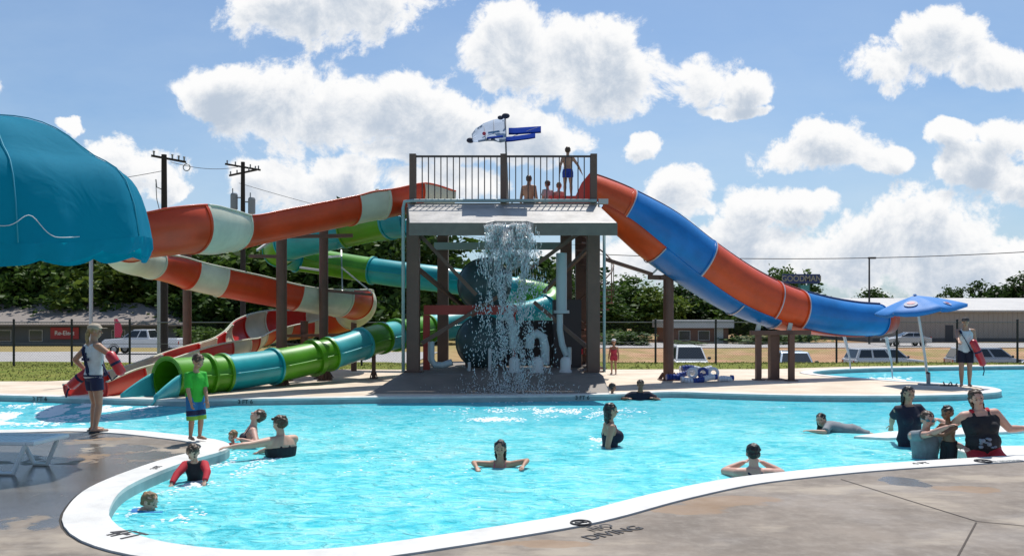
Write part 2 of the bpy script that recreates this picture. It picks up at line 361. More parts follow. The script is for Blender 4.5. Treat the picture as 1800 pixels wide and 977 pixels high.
def water_mat():
    m = bpy.data.materials.new('pool_water'); m.use_nodes = True; t = m.node_tree; t.nodes.clear()
    g = nn(t, 'ShaderNodeNewGeometry'); P = g.outputs['Position']
    def noi(scale, det, dist, sq=(1, 1, 1), kind='n'):
        mp = nn(t, 'ShaderNodeMapping'); mp.inputs['Scale'].default_value = sq; t.links.new(P, mp.inputs[0])
        n = nn(t, 'ShaderNodeTexNoise'); n.inputs['Scale'].default_value = scale; n.inputs['Detail'].default_value = det; n.inputs['Distortion'].default_value = dist; n.inputs['Roughness'].default_value = .5
        t.links.new(mp.outputs[0], n.inputs['Vector']); return n.outputs['Fac']
    def ridge(v): return M_(t, 'SUBTRACT', 1.0, M_(t, 'ABSOLUTE', M_(t, 'MULTIPLY', M_(t, 'SUBTRACT', v, .5), 4.0)), clamp=True)
    h = M_(t, 'ADD', M_(t, 'MULTIPLY', noi(1.3, 2, .5), 1.1), M_(t, 'MULTIPLY', noi(4.2, 3, 1.2, (.8, 1.25, 1)), .62))
    h = M_(t, 'ADD', h, M_(t, 'MULTIPLY', ridge(noi(3.4, 2, 1.4, (.8, 1.2, 1))), .12))
    h = M_(t, 'ADD', h, M_(t, 'MULTIPLY', noi(13, 3, .8), .10))
    bp = nn(t, 'ShaderNodeBump'); bp.inputs['Strength'].default_value = 1; bp.inputs['Distance'].default_value = .17; t.links.new(h, bp.inputs['Height'])
    tr = nn(t, 'ShaderNodeBsdfTransparent'); tr.inputs[0].default_value = (.50, .93, .97, 1)
    df = nn(t, 'ShaderNodeBsdfDiffuse'); t.links.new(bp.outputs[0], df.inputs['Normal'])
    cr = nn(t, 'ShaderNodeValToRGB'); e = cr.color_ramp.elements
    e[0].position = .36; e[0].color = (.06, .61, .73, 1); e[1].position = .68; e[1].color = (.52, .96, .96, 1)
    e2 = e.new(.5); e2.color = (.22, .85, .90, 1)  # pale and deep ripples of refracted light put into the diffuse colour
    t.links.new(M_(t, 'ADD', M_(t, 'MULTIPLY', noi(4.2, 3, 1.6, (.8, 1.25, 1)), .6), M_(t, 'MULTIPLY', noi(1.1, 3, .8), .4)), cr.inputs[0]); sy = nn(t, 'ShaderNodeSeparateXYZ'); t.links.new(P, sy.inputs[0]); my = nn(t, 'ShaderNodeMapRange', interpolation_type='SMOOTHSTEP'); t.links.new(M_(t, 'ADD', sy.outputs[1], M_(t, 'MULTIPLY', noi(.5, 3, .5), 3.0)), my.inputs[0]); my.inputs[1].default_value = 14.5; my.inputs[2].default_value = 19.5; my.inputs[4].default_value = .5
    dm = nn(t, 'ShaderNodeMixRGB'); t.links.new(my.outputs[0], dm.inputs[0]); t.links.new(cr.outputs[0], dm.inputs[1]); dm.inputs[2].default_value = (.015, .40, .58, 1); t.links.new(dm.outputs[0], df.inputs[0])  # far water coloured darker and bluer in place of the tower's reflection
    gl = nn(t, 'ShaderNodeBsdfGlossy'); gl.inputs['Roughness'].default_value = .06; t.links.new(bp.outputs[0], gl.inputs['Normal'])
    m1 = nn(t, 'ShaderNodeMixShader'); m1.inputs[0].default_value = .76; t.links.new(tr.outputs[0], m1.inputs[1]); t.links.new(df.outputs[0], m1.inputs[2])
    fr = nn(t, 'ShaderNodeFresnel'); fr.inputs[0].default_value = 1.33; t.links.new(bp.outputs[0], fr.inputs['Normal'])
    m2 = nn(t, 'ShaderNodeMixShader'); t.links.new(M_(t, 'MINIMUM', M_(t, 'MULTIPLY', fr.outputs[0], .75), .30), m2.inputs[0]); t.links.new(m1.outputs[0], m2.inputs[1]); t.links.new(gl.outputs[0], m2.inputs[2])
    o = nn(t, 'ShaderNodeOutputMaterial'); t.links.new(m2.outputs[0], o.inputs[0]); return m
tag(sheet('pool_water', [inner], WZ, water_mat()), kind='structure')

def strip(mb, p, q, w, z):
    d = (q - p).normalized(); n = Vector((-d.y, d.x, 0)) * w / 2
    mb.add([(v.x, v.y, z) for v in (p - n, q - n, q + n, p + n)], [(0, 1, 2, 3)])
js = MB()
for pts in ([(1478,842),(1600,880),(1717,916)], [(1717,916),(1800,924),(1950,936)], [(1716,918),(1684,977),(1650,1040)], [(400,1000),(330,980)]):
    q = [G(*p) for p in pts]
    for a, b in zip(q, q[1:]): strip(js, a, b, .014, .004)
tag(js.build('deck_joints', mat('joint_line', (.07, .055, .045), .9)), kind='structure')
# depth markers and the warning painted at the edge
BLACKP = mat('marker_paint', (.035, .035, .04), .7, var=.4, vs=30)
def flat_text(s, name, p, q, size, label, z=.0155, m=None, tall=1.0, bold=.002, cat='marking'):
    d = (q - p); a = math.atan2(d.y, d.x)
    o = text(s, name, m or BLACKP, size, Matrix.Diagonal((1, tall, 1, 1)), None, .0015, bold)
    o.location = (*((p + q) / 2).xy, z); o.rotation_euler = (0, 0, a); return tag(o, label, cat)
flat_text('4FT', 'depth_marker', G(188, 934), G(250, 950), .21, 'black painted 4FT depth marker on the white coping at the near left curve', tall=1.4)
flat_text('3 FT', 'depth_marker', G(258, 832), G(292, 815), .12, 'small worn depth marker on the coping beside the boy in the red rash shirt')
flat_text('4 FT', 'depth_marker', G(1592, 817.5), G(1645, 814), .13, 'black depth marker on the near coping below the man in the grey shirt')
flat_text('NO', 'warning_text', G(1028, 934.5), G(1084, 923.5), .15, 'black NO lettering painted beside the round no-diving symbol', .0165, bold=.002)
flat_text('DIVING', 'warning_text', G(1011, 951), G(1142, 922.5), .185, 'black DIVING lettering painted on the deck below the word NO', .0045, bold=.002)
c = G(1021, 921.5); s = MB(); s.torus((0, 0, 0), .085, .009, n=32, m=6); s.bar((-.06, -.06, 0), (.06, .06, 0), .016, .01); s.bar((-.05, 0, 0), (.03, .02, 0), .02, .01); s.ell((.045, .03, 0), .016, .016, .006)
o = s.build('no_diving_symbol', BLACKP); o.location = (c.x, c.y, .018); tag(o, 'round black no-diving symbol on the near white coping', 'marking')
c = G(1728, 812.5); s = MB(); s.torus((0, 0, 0), .09, .012, n=32, m=6); s.bar((-.06, -.06, 0), (.06, .06, 0), .018, .01); o = s.build('no_diving_symbol', BLACKP); o.location = (c.x, c.y, .018)
tag(o, 'worn round no-diving symbol on the wide white coping at the right edge', 'marking')
flat_text('NO DIVING', 'warning_text', G(1740, 813), G(1790, 810.5), .10, 'faded grey NO DIVING lettering on the coping at the right edge', .0155, mat('faded_paint', (.36, .37, .36), .7), bold=.002)
def wall_text(s, px, label):
    best = min((p for p in pool if p.y > 15), key=lambda p: abs((p.x / p.y) * F + 900 - px))
    o = text(s, 'depth_marker', BLACKP, .125, Matrix.Rotation(R(90), 4, 'X'), None, .002, .002); o.location = (best.x, best.y - .05, -.052); return tag(o, label, 'marking')
wall_text('3 FT 6', 428, 'black depth marker on the far pool wall right of the green tube slide outlet')
wall_text('3 FT 6', 1025, 'black depth marker on the far pool wall below the tower base')
wall_text('3 FT 6', 66, 'black depth marker on the far pool wall at the left edge')
# white platform slab beyond the near left tip, ledge and steps at the right
LEDGE = mat('ledge_white', (.70, .72, .70), .5, var=.12, vs=4)
lb = MB(); a, b = W(1505, 766, 0.01), 0
pts = [G(1500, 768, WZ + .02), G(1560, 760, WZ + .02), G(1700, 752, WZ + .02), G(1830, 748, WZ + .02), G(1830, 757, WZ + .02), G(1700, 764, WZ + .02), G(1560, 771, WZ + .02)]
n = len(pts); lb.add([(p.x, p.y, WZ + .04) for p in pts] + [(p.x, p.y, -1.2) for p in pts], [tuple(range(n))[::-1]] + [(i, (i + 1) % n, (i + 1) % n + n, i + n) for i in range(n)])
tag(bevel(lb.build('pool_ledge', LEDGE), .02), kind='structure')
for i, (y0, z) in enumerate(((803, -.02), (790, -.09), (777, -.17))):
    s = MB(); p0 = G(1738 + i * 6, y0, 0); s.box((p0.x, p0.y + .1, -1.2), (p0.x + 2.6, p0.y + 1.0, z)); tag(bevel(s.build('pool_step', LEDGE), .02), kind='structure')

# ------------------------------------------------------------------ terrain beyond the deck
def tab(t, y):
    if y <= t[0][0]: return t[0][1]
    for (a, za), (b, zb) in zip(t, t[1:]):
        if y <= b: u = (y - a) / (b - a); return za + (zb - za) * u * u * (3 - 2 * u)
    return t[-1][1]
TL = [(23, -.03), (34, -.15), (40, -.3), (47, -.98), (72, -1.0), (90, -1.1), (140, -1.2)]
TR = [(33, -.03), (38, -.2), (44.5, -1.85), (60, -1.9), (79, -1.15), (100, -1.1), (140, -1.2)]
def inside(x, y, poly):
    c = False; n = len(poly)
    for i in range(n):
        a, b = poly[i], poly[i - 1]
        if (a.y > y) != (b.y > y) and x < (b.x - a.x) * (y - a.y) / (b.y - a.y) + a.x: c = not c
    return c
deck_in = [Vector((max(-59, min(59, v.x)), max(-5, v.y - .6) if v.y > 0 else -5, 0)) for v in deck_outer]
def ground_z(x, y):
    if inside(x, y, deck_in): return -1.6
    u = max(0, min(1, (x + 6) / 5)); u = u * u * (3 - 2 * u)
    z = tab(TL, y) * (1 - u) + tab(TR, y) * u
    if y > 24: z += .05 * noise.noise(Vector((x * .15, y * .15, 0)))
    return z
xs = [-900, -500, -300, -200, -150, -110, -80] + [-60 + i for i in range(0, 131)] + [80, 100, 130, 170, 230, 350, 600, 900]
ys = [-60, -20, -7] + [-4 + i * 2 for i in range(13)] + [22 + i * .5 for i in range(60)] + [52 + i * 1.5 for i in range(40)] + [115, 125, 140, 170, 220, 300, 500, 900, 1500]
vs = [(x, y, ground_z(x, y)) for y in ys for x in xs]; nx = len(xs)
fs = [(j * nx + i, j * nx + i + 1, (j + 1) * nx + i + 1, (j + 1) * nx + i) for j in range(len(ys) - 1) for i in range(nx - 1)]
def ground_mat():
    m = bpy.data.materials.new('field'); m.use_nodes = True; t = m.node_tree; b = t.nodes['Principled BSDF']; b.inputs['Roughness'].default_value = .95; b.inputs['Specular IOR Level'].default_value = .1
    g = nn(t, 'ShaderNodeNewGeometry'); s = nn(t, 'ShaderNodeSeparateXYZ'); t.links.new(g.outputs['Position'], s.inputs[0])
    def noi(sc, d=6):
        n = nn(t, 'ShaderNodeTexNoise'); n.inputs['Scale'].default_value = sc; n.inputs['Detail'].default_value = d; n.inputs['Roughness'].default_value = .65; t.links.new(g.outputs['Position'], n.inputs['Vector']); return n.outputs['Fac']
    def ramp(f, a, ca, b_, cb):
        r = nn(t, 'ShaderNodeValToRGB'); e = r.color_ramp.elements; e[0].position = a; e[0].color = (*ca, 1); e[1].position = b_; e[1].color = (*cb, 1); t.links.new(f, r.inputs[0]); return r.outputs[0]
    def mrr(v, a, b_):
        n = nn(t, 'ShaderNodeMapRange', interpolation_type='SMOOTHSTEP'); t.links.new(v, n.inputs[0]); n.inputs[1].default_value = a; n.inputs[2].default_value = b_; return n.outputs[0]
    green = ramp(noi(1.2), .35, (.095, .135, .018), .7, (.22, .21, .05))
    dirt = ramp(noi(.35), .35, (.33, .185, .105), .65, (.47, .30, .18)); dry = ramp(noi(2.0), .3, (.21, .17, .06), .7, (.36, .28, .13))
    mx = nn(t, 'ShaderNodeMixRGB'); t.links.new(mrr(noi(.16), .44, .58), mx.inputs[0]); t.links.new(dirt, mx.inputs[1]); t.links.new(dry, mx.inputs[2])
    left = mrr(s.outputs[0], 0, -8)
    mx1 = nn(t, 'ShaderNodeMixRGB'); t.links.new(left, mx1.inputs[0]); t.links.new(mx.outputs[0], mx1.inputs[1]); t.links.new(dry, mx1.inputs[2])
    yy = M_(t, 'ADD', s.outputs[1], M_(t, 'MULTIPLY', M_(t, 'SUBTRACT', noi(.8), .5), 3))
    mx2 = nn(t, 'ShaderNodeMixRGB'); t.links.new(mrr(yy, 44, 46.5), mx2.inputs[0]); t.links.new(green, mx2.inputs[1]); t.links.new(mx1.outputs[0], mx2.inputs[2])
    t.links.new(mx2.outputs[0], b.inputs['Base Color']); return m
tag(pyd('ground', vs, fs, ground_mat(), None, True), kind='structure')
def draped(name, x0, x1, y0, y1, m, dz=.03, sx=2, sy=1.0):
    nxx = int((x1 - x0) / sx) + 1; nyy = int((y1 - y0) / sy) + 1
    v = [(x0 + i * (x1 - x0) / (nxx - 1), y0 + j * (y1 - y0) / (nyy - 1)) for j in range(nyy) for i in range(nxx)]
    v = [(x, y, ground_z(x, y) + dz) for x, y in v]
    f = [(j * nxx + i, j * nxx + i + 1, (j + 1) * nxx + i + 1, (j + 1) * nxx + i) for j in range(nyy - 1) for i in range(nxx - 1)]
    return tag(pyd(name, v, f, m, None, True), kind='structure')
ASPH = mat('asphalt', (.20, .19, .185), .9, var=.2, vs=.6, bump=.2)
ASPH2 = mat('old_asphalt', (.36, .345, .33), .9, var=.15, vs=.5)
draped('road', -120, -6, 48, 70, ASPH2, .05)
draped('road_right', -4, 120, 84, 99, ASPH2, .06)
draped('parking_lot', 0, 70, 46, 59, ASPH, .05)
# grass tufts at the rim of the lawn
gv, gf = [], []
for i in range(26000):
    x = random.uniform(-30, 36); y = random.uniform(23.3, 40)
    if inside(x, y, deck_outer) or inside(x, y, deck_in): continue
    if abs(x) > y * .66: continue
    z = ground_z(x, y); a = random.uniform(0, 6.3); h = random.uniform(.02, .06); w = .03; k = len(gv)
    gv += [(x - w * math.cos(a), y - w * math.sin(a), z - .02), (x + w * math.cos(a), y + w * math.sin(a), z - .02), (x + random.uniform(-.04, .04), y + random.uniform(-.04, .04), z + h)]; gf.append((k, k + 1, k + 2))
tag(pyd('lawn_grass', gv, gf, mat('grass_blades', (.16, .20, .035), .8, var=.5, vs=1.5, col2=(.26, .22, .07))), 'short patchy green grass growing between deck and fence', 'grass', kind='stuff')

# ------------------------------------------------------------------ trees
def leaf_mat(name, c1, c2):
    m = bpy.data.materials.new(name); m.use_nodes = True; t = m.node_tree; b = t.nodes['Principled BSDF']; b.inputs['Roughness'].default_value = .6; b.inputs['Specular IOR Level'].default_value = .25
    g = nn(t, 'ShaderNodeNewGeometry'); oi = nn(t, 'ShaderNodeObjectInfo')
    n = nn(t, 'ShaderNodeTexNoise'); n.inputs['Scale'].default_value = .55; n.inputs['Detail'].default_value = 5; t.links.new(g.outputs['Position'], n.inputs['Vector'])
    f = M_(t, 'ADD', M_(t, 'MULTIPLY', n.outputs['Fac'], .9), M_(t, 'MULTIPLY', M_(t, 'ADD', g.outputs['Random Per Island'], oi.outputs['Random']), .28))
    r = nn(t, 'ShaderNodeValToRGB'); e = r.color_ramp.elements; e[0].position = .45; e[0].color = (*c1, 1); e[1].position = .95; e[1].color = (*c2, 1); t.links.new(f, r.inputs[0])
    t.links.new(r.outputs[0], b.inputs['Base Color'])
    tl = nn(t, 'ShaderNodeBsdfTranslucent'); t.links.new(r.outputs[0], tl.inputs[0])
    mx = nn(t, 'ShaderNodeMixShader'); mx.inputs[0].default_value = .3; t.links.new(b.outputs[0], mx.inputs[1]); t.links.new(tl.outputs[0], mx.inputs[2])
    t.links.new(mx.outputs[0], t.nodes['Material Output'].inputs[0]); return m
LEAF = [leaf_mat('leaf_dark', (.012, .034, .006), (.062, .120, .020)), leaf_mat('leaf_mid', (.025, .062, .010), (.10, .175, .028)), leaf_mat('leaf_yellow', (.045, .085, .010), (.17, .235, .035))]
BARK = mat('bark', (.10, .075, .055), .95, var=.3, vs=6)
def crown_mesh(seed, rx, rz, nc, nl, size, clump=1.25, flat=False):
    rnd = random.Random(seed); vs, fs = [], []
    lobes = [(Vector((rnd.uniform(-.55, .55), rnd.uniform(-.55, .55), rnd.uniform(-.5, .55))), rnd.uniform(.35, .6)) for _ in range(7)]
    for c in range(nc):
        lb_ = rnd.choice(lobes); d = Vector((rnd.gauss(0, 1), rnd.gauss(0, 1), rnd.gauss(0, 1))).normalized() * (rnd.random() ** .35) * lb_[1]
        p = lb_[0] + d; cc = Vector((p.x * rx, p.y * rx, p.z * rz)); cr = clump * rnd.uniform(.5, 1.15)
        for l in range(nl):
            q = cc + Vector((rnd.gauss(0, .5), rnd.gauss(0, .5), rnd.gauss(0, .34))) * cr
            s = size * rnd.uniform(.55, 1.25); a = Vector((rnd.gauss(0, 1), rnd.gauss(0, 1), rnd.gauss(0, .6))).normalized(); b = a.cross(Vector((rnd.gauss(0, 1), rnd.gauss(0, 1), rnd.gauss(0, 1)))).normalized()
            k = len(vs); vs += [q - a * s * .5, q + b * s * .28, q + a * s * .5, q - b * s * .28]; fs.append((k, k + 1, k + 2, k + 3))
    for ax, ext in ((0, rx), (1, rx), (2, rz)):
        q_ = sorted(v[ax] for v in vs); lo_, hi_ = q_[int(len(q_) * .012)], q_[int(len(q_) * .988)]; sc_ = 2 * ext / (hi_ - lo_)
        for v in vs: v[ax] = (v[ax] - (lo_ + hi_) / 2) * sc_
    me = bpy.data.meshes.new('crown'); me.from_pydata([tuple(v) for v in vs], [], fs); me.update(); return me
def trunk_mesh(seed, h, r, rx):
    rnd = random.Random(seed); t = MB(); top = Vector((rnd.uniform(-.5, .5), rnd.uniform(-.5, .5), h))
    t.tube([(0, 0, -.4), (top.x * .3, top.y * .3, h * .35), top * .7, top], [r, r * .8, r * .55, r * .15], 8)
    for i in range(7):
        z = h * rnd.uniform(.3, .75); a = rnd.uniform(0, 6.3); l = rx * rnd.uniform(.4, .75)
        t.tube([top * (z / h), Vector((math.cos(a) * l * .5, math.sin(a) * l * .5, z + l * .35)), Vector((math.cos(a) * l, math.sin(a) * l, z + l * .8))], [r * .4, r * .25, r * .06], 6)
    me = bpy.data.meshes.new('trunk'); me.from_pydata([tuple(v) for v in t.v], [], t.f); me.update(); return me
CR = [crown_mesh(11 + i, 5.0, 4.6, 125, 34, .62) for i in range(4)]; TK = [trunk_mesh(i, 11, .28, 5) for i in range(2)]
CS = [crown_mesh(31 + i, 1.6, 1.3, 42, 34, .26, .5) for i in range(2)]
tree_n = [0]
def tree(px, ytop, Y, width=9.5, lab='', li=0, group=None, lift=.42, small=False, name='broadleaf_tree', cat='tree'):
    x = (px - 900) / F * Y; z0 = ground_z(x, Y); H = CH - (ytop - HZ) / F * Y - z0; i = tree_n[0]; tree_n[0] += 1
    e = empty(name, (x, Y, z0), random.uniform(0, 6.28)); tag(e, lab, cat, group)
    me = (CS if small else CR)[i % (2 if small else 4)]; key = (me.name, li)
    if key not in _m: m2 = me.copy(); m2.materials.append(LEAF[li]); _m[key] = m2
    c = bpy.data.objects.new('crown', _m[key]); COL.objects.link(c); c.parent = e
    if small: c.scale = (width / 3.2, width / 3.2, H / 2.7); c.location = (0, 0, H * .52)
    else:
        ch = H * (1 - lift * .35); c.scale = (width / 9, width / 9, ch / 9.2); c.location = (0, 0, H - ch / 2)
    tm = TK[i % 2]
    if not tm.materials: tm.materials.append(BARK)
    k = bpy.data.objects.new('trunk', tm); COL.objects.link(k); k.parent = e; s = H / 12.5; k.scale = (s * (.35 if small else 1), s * (.35 if small else 1), s * (.8 if small else 1))
    return e
for px, yt, Y, li, lb2 in ((-60, 425, 100, 0, 'dark tree at the very left edge, above the end of the low building'), (30, 430, 104, 0, 'dark tree over the roof at the left edge, below the blue canopy'), (95, 435, 100, 1, 'dense tree over the red wall sign of the low building'), (125, 430, 116, 0, 'second row tree over the red wall sign'),
        (160, 428, 108, 0, 'dark tree directly behind the thin grey pole'), (220, 436, 100, 2, 'lighter olive tree between the grey pole and the thick utility pole'), (262, 432, 112, 0, 'dark tree just left of the thick utility pole'), (290, 422, 116, 0, 'second row tree behind the thick utility pole'), (315, 424, 106, 2, 'yellow green tree behind the leftmost brown slide post'),
        (362, 412, 100, 1, 'green tree under the cream hump of the striped slide'), (405, 402, 108, 2, 'bright tree just left of the transformer pole'), (452, 420, 99, 1, 'tree just right of the transformer pole, below the red flume'), (500, 394, 110, 0, 'tree behind the brown post that crosses the striped slide'), (548, 384, 104, 0, 'dark tree behind the turn of the green tube'),
        (592, 388, 112, 0, 'dark tree behind the brown post nearest the tower'), (640, 374, 102, 0, 'dark tree rising over the green tube section'), (690, 358, 108, 0, 'tallest dark tree, just left of the tower column'), (735, 405, 99, 0, 'dark tree behind the left tower column')):
    tree(px, yt, Y, 11, lb2, li, 'dense trees standing behind the left building and slides')
for px, yt, Y, w, lb2 in ((20, 520, 97, 9, 'thicket behind the roof at the left edge'), (110, 525, 96, 9, 'thicket behind the roof over the red sign'), (200, 520, 97, 9, 'thicket behind the right end of the low building'), (330, 520, 92, 8, 'thicket at the foot of the trees, right of the leftmost slide post'), (400, 515, 94, 9, 'thicket under the striped flume, left of the brown post'), (480, 512, 95, 9, 'thicket behind the crossing brown post'), (555, 508, 93, 9, 'thicket behind the lower striped bend'), (630, 505, 95, 9, 'thicket between the striped bend and the tower'), (700, 505, 93, 9, 'thicket just left of the tower'), (780, 540, 98, 8, 'thicket seen low between the left tower column and the tanks'), (860, 545, 98, 8, 'thicket behind the filter tanks'), (960, 545, 98, 8, 'thicket behind the pump pipes')):
    tree(px, yt, Y, w, lb2, 0, 'undergrowth at the foot of the trees', small=True, name='thicket', cat='undergrowth')
for px, yt, Y, w, lb2 in ((775, 462, 120, 11, 'tree just right of the left tower column'), (845, 474, 125, 10, 'tree behind the upper filter tank'), (905, 450, 122, 11, 'tree behind the falling water'), (965, 456, 120, 10, 'tree left of the thick vertical pipe'), (1018, 474, 128, 10, 'tree behind the right tower columns')):
    tree(px, yt, Y, w, lb2, 0, 'trees seen through the slide tower')
for px, yt, Y, w, li, lb2 in ((1068, 520, 110, 7, 1, 'tree right beside the spiral stair'), (1118, 490, 116, 8.5, 1, 'tall tree midway between tower and tall brown post'), (1160, 510, 113, 6, 2, 'olive tree just left of the tall brown post'), (1205, 502, 120, 8.5, 0, 'tree just right of the tall brown post'), (1250, 514, 119, 8.5, 0, 'dark tree over the brick building'), (1295, 524, 112, 8, 1, 'tree behind the blue lower flume'), (1338, 526, 118, 8.5, 0, 'tree over the trestle, behind the slide'), (1378, 476, 125, 6.5, 1, 'tree beside the dark blue road sign, over the slide'), (1412, 500, 125, 6.5, 0, 'tree under the dark blue road sign')):
    tree(px, yt, Y, w, lb2, li, 'trees behind the red and blue slide')
for px, yt, Y, w, lb2 in ((1524, 512, 150, 7, 'round dark tree behind the parking light, over the warehouse roof'), (1550, 515, 150, 6, 'small tree just left of the blue umbrella, behind the roof'), (1673, 508, 155, 5.5, 'small round tree behind the warehouse roof, above the guard'), (1742, 500, 150, 7, 'loose tree over the warehouse roof near the right edge'), (1795, 486, 140, 9, 'tall dark tree at the right edge behind the warehouse')):
    tree(px, yt, Y, w, lb2, 0, 'trees behind the warehouse')
for px, yt, Y, w, lb2 in ((345, 575, 84, 4.5, 'round bush behind the white pickup truck'), (392, 577, 82, 5, 'round bush right of the leftmost brown slide post'), (440, 582, 84, 5, 'low bush behind the striped slide run'), (1105, 585, 92, 6, 'bush at the left end of the brick building'), (1205, 599, 91, 4, 'clipped low hedge bush in front of the brick building'), (1330, 588, 96, 7, 'bush below the blue slide section'), (1075, 580, 96, 5, 'bush beside the spiral stair, across the road'), (1400, 586, 100, 6, 'bush right of the trestle, across the road')):
    tree(px, yt, Y, w, lb2, 1, None, small=True, name='bush', cat='bush')
dv, df_ = [], []
rnd = random.Random(5)
for i in range(15000):
    x = rnd.uniform(-200, 200); y = rnd.uniform(165, 190); z = -1.2 + rnd.random() ** .7 * (5.2 + 1.8 * noise.noise(Vector((x * .06, 3, 0)))); s = rnd.uniform(.5, 1.2)
    a = Vector((rnd.gauss(0, 1), rnd.gauss(0, 1), rnd.gauss(0, 1))).normalized() * s; b = a.cross(Vector((rnd.gauss(0, 1), rnd.gauss(0, 1), rnd.gauss(0, 1)))).normalized() * s * .7; q = Vector((x, y, z)); k = len(dv)
    dv += [q - a, q + b, q + a, q - b]; df_.append((k, k + 1, k + 2, k + 3))
tag(pyd('far_woods', dv, df_, LEAF[0]), 'dark band of far woodland along the horizon', 'woods', kind='stuff')

# ------------------------------------------------------------------ buildings
def frame_window(parent, x, y, z, w, h, glass):
    f = MB(); f.box((x - w / 2 - .06, y - .06, z - .06), (x + w / 2 + .06, y - .003, z + h + .06)); fo = f.build('window', mat('window_frame', (.5, .5, .48), .6), parent)
    g = MB(); g.box((x - w / 2, y - .075, z), (x + w / 2, y - .062, z + h)); g.build('pane', glass, fo)
GLASS = mat('window_glass', (.02, .025, .03), .08, spec=.8)
bA = empty('low_building', (-45, 90, -1.15)); tag(bA, 'long low grey building with a hipped shingle roof at the left', 'building')
w = MB(); w.box((-22, 0, -.3), (9.6, 14, 2.15)); w.build('wall', mat('grey_siding', (.105, .115, .125), .8, var=.12, vs=1.5), bA)
r = MB(); rx0, rx1, ry0, ry1 = -23.5, 11.0, -1.3, 15.3; zz = 2.15
r.add([(rx0, ry0, zz), (rx1, ry0, zz), (rx1, ry1, zz), (rx0, ry1, zz), (rx0 + 8, 7, zz + 2.55), (rx1 - 8.5, 7, zz + 2.55), (rx0, ry0, zz + .16), (rx1, ry0, zz + .16), (rx1, ry1, zz + .16), (rx0, ry1, zz + .16)],
      [(0, 3, 2, 1), (0, 1, 7, 6), (1, 2, 8, 7), (2, 3, 9, 8), (3, 0, 6, 9), (6, 7, 5, 4), (7, 8, 5), (8, 9, 4, 5), (9, 6, 4)])
r.build('roof', mat('shingles', (.235, .205, .185), .9, var=.12, vs=2, bump=.3, bs=6), bA)
for x in (-8.5, -5.2, 3.5, 6.5): frame_window(bA, x, 0, .55, 1.3, 1.1, GLASS)
d = MB(); d.box((-11.6, -.06, 0), (-10.6, -.003, 2.0)); d.build('door', mat('dark_door', (.03, .035, .05), .5), bA)
sg = empty('wall_sign', (-45, 89.9, -1.15)); tag(sg, 'red banner sign with white lettering on the grey building wall', 'sign')
s = MB(); s.box((-3.6, -.08, .75), (-.6, -.01, 2.0)); bevel(s.build('board', mat('sign_red', (.42, .03, .035), .6), sg), .03)
text('Re-Elect', 'lettering', mat('sign_white', (.8, .8, .8), .6), .62, Matrix.Translation((-2.1, -.1, 1.38)) @ Matrix.Rotation(R(90), 4, 'X'), sg, .005, .012)
fl = empty('feather_flag', (-39.6, 85, -1.1)); tag(fl, 'pink and red feather flag in front of the grey building', 'flag')
s = MB(); s.tube([(0, 0, 0), (0, 0, 2.2), (.12, 0, 2.9)], .02, 6); s.build('pole', mat('pole_grey', (.4, .4, .42), .5), fl)
s = MB(); s.loft([[Vector((x, y, z)) for x, y in ((-.02, -.01), (ww, -.01 + .1), (ww, .12), (-.02, .01))] for z, ww in ((1.0, .55), (1.6, .75), (2.3, .6), (2.85, .2))]); s.build('cloth', mat('flag_pink', (.62, .06, .14), .7), fl)

bB = empty('brick_building', (18.0, 97, -1.15)); tag(bB, 'low brick building with a white flat fascia across the road', 'building')
w = MB(); w.box((0, 0, -.3), (6.6, 9, 1.85)); w.build('wall', mat('brick', (.20, .105, .075), .85, var=.25, vs=5), bB)
w = MB(); w.box((-.5, -1.0, 1.85), (7.0, 9.5, 2.75)); bevel(w.build('fascia', mat('fascia_white', (.45, .46, .45), .6, var=.1, vs=1), bB), .03)
for x in (1.6, 3.8): frame_window(bB, x, 0, .5, 1.2, 1.0, GLASS)
d = MB(); d.box((5.0, -.06, 0), (6.0, -.003, 1.8)); d.build('door', mat('pale_door', (.5, .52, .5), .6), bB)
bW = empty('warehouse', (44.8, 106, -1.15)); tag(bW, 'long tan metal warehouse with a pale roof at the right', 'building')
w = MB(); w.box((0, 0, -.3), (70, 30, 3.75)); w.build('wall', mat('tan_metal', (.34, .31, .285), .6, var=.08, vs=.4), bW)
w = MB()
for i in range(1, 117): w.box((i * .6 - .02, -.03, .5), (i * .6 + .02, -.002, 3.7))
w.build('wall_rib', mat('tan_metal_rib', (.36, .33, .305), .6), bW)
w = MB(); w.box((0, -.035, -.3), (70, -.004, .5)); w.build('plinth', mat('dark_plinth', (.10, .10, .105), .8), bW)
w = MB(); w.add([(-1, -.8, 3.75), (71, -.8, 3.75), (71, 30, 3.75), (-1, 30, 3.75), (-1, -.8, 3.95), (71, -.8, 3.95), (71, 18, 5.9), (-1, 18, 5.9), (71, 30, 4.8), (-1, 30, 4.8)],
    [(0, 3, 2, 1), (0, 1, 5, 4), (4, 5, 6, 7), (7, 6, 8, 9), (1, 2, 8, 6, 5), (0, 4, 7, 9, 3), (3, 9, 8, 2)]); w.build('roof', mat('pale_roof', (.52, .50, .47), .5, var=.1, vs=.3), bW)
for x in (9, 24): d = MB(); d.box((x, -.06, 0), (x + 1, -.038, 2.1)); d.build('door', mat('dark_door', (.03, .035, .05), .5), bW)
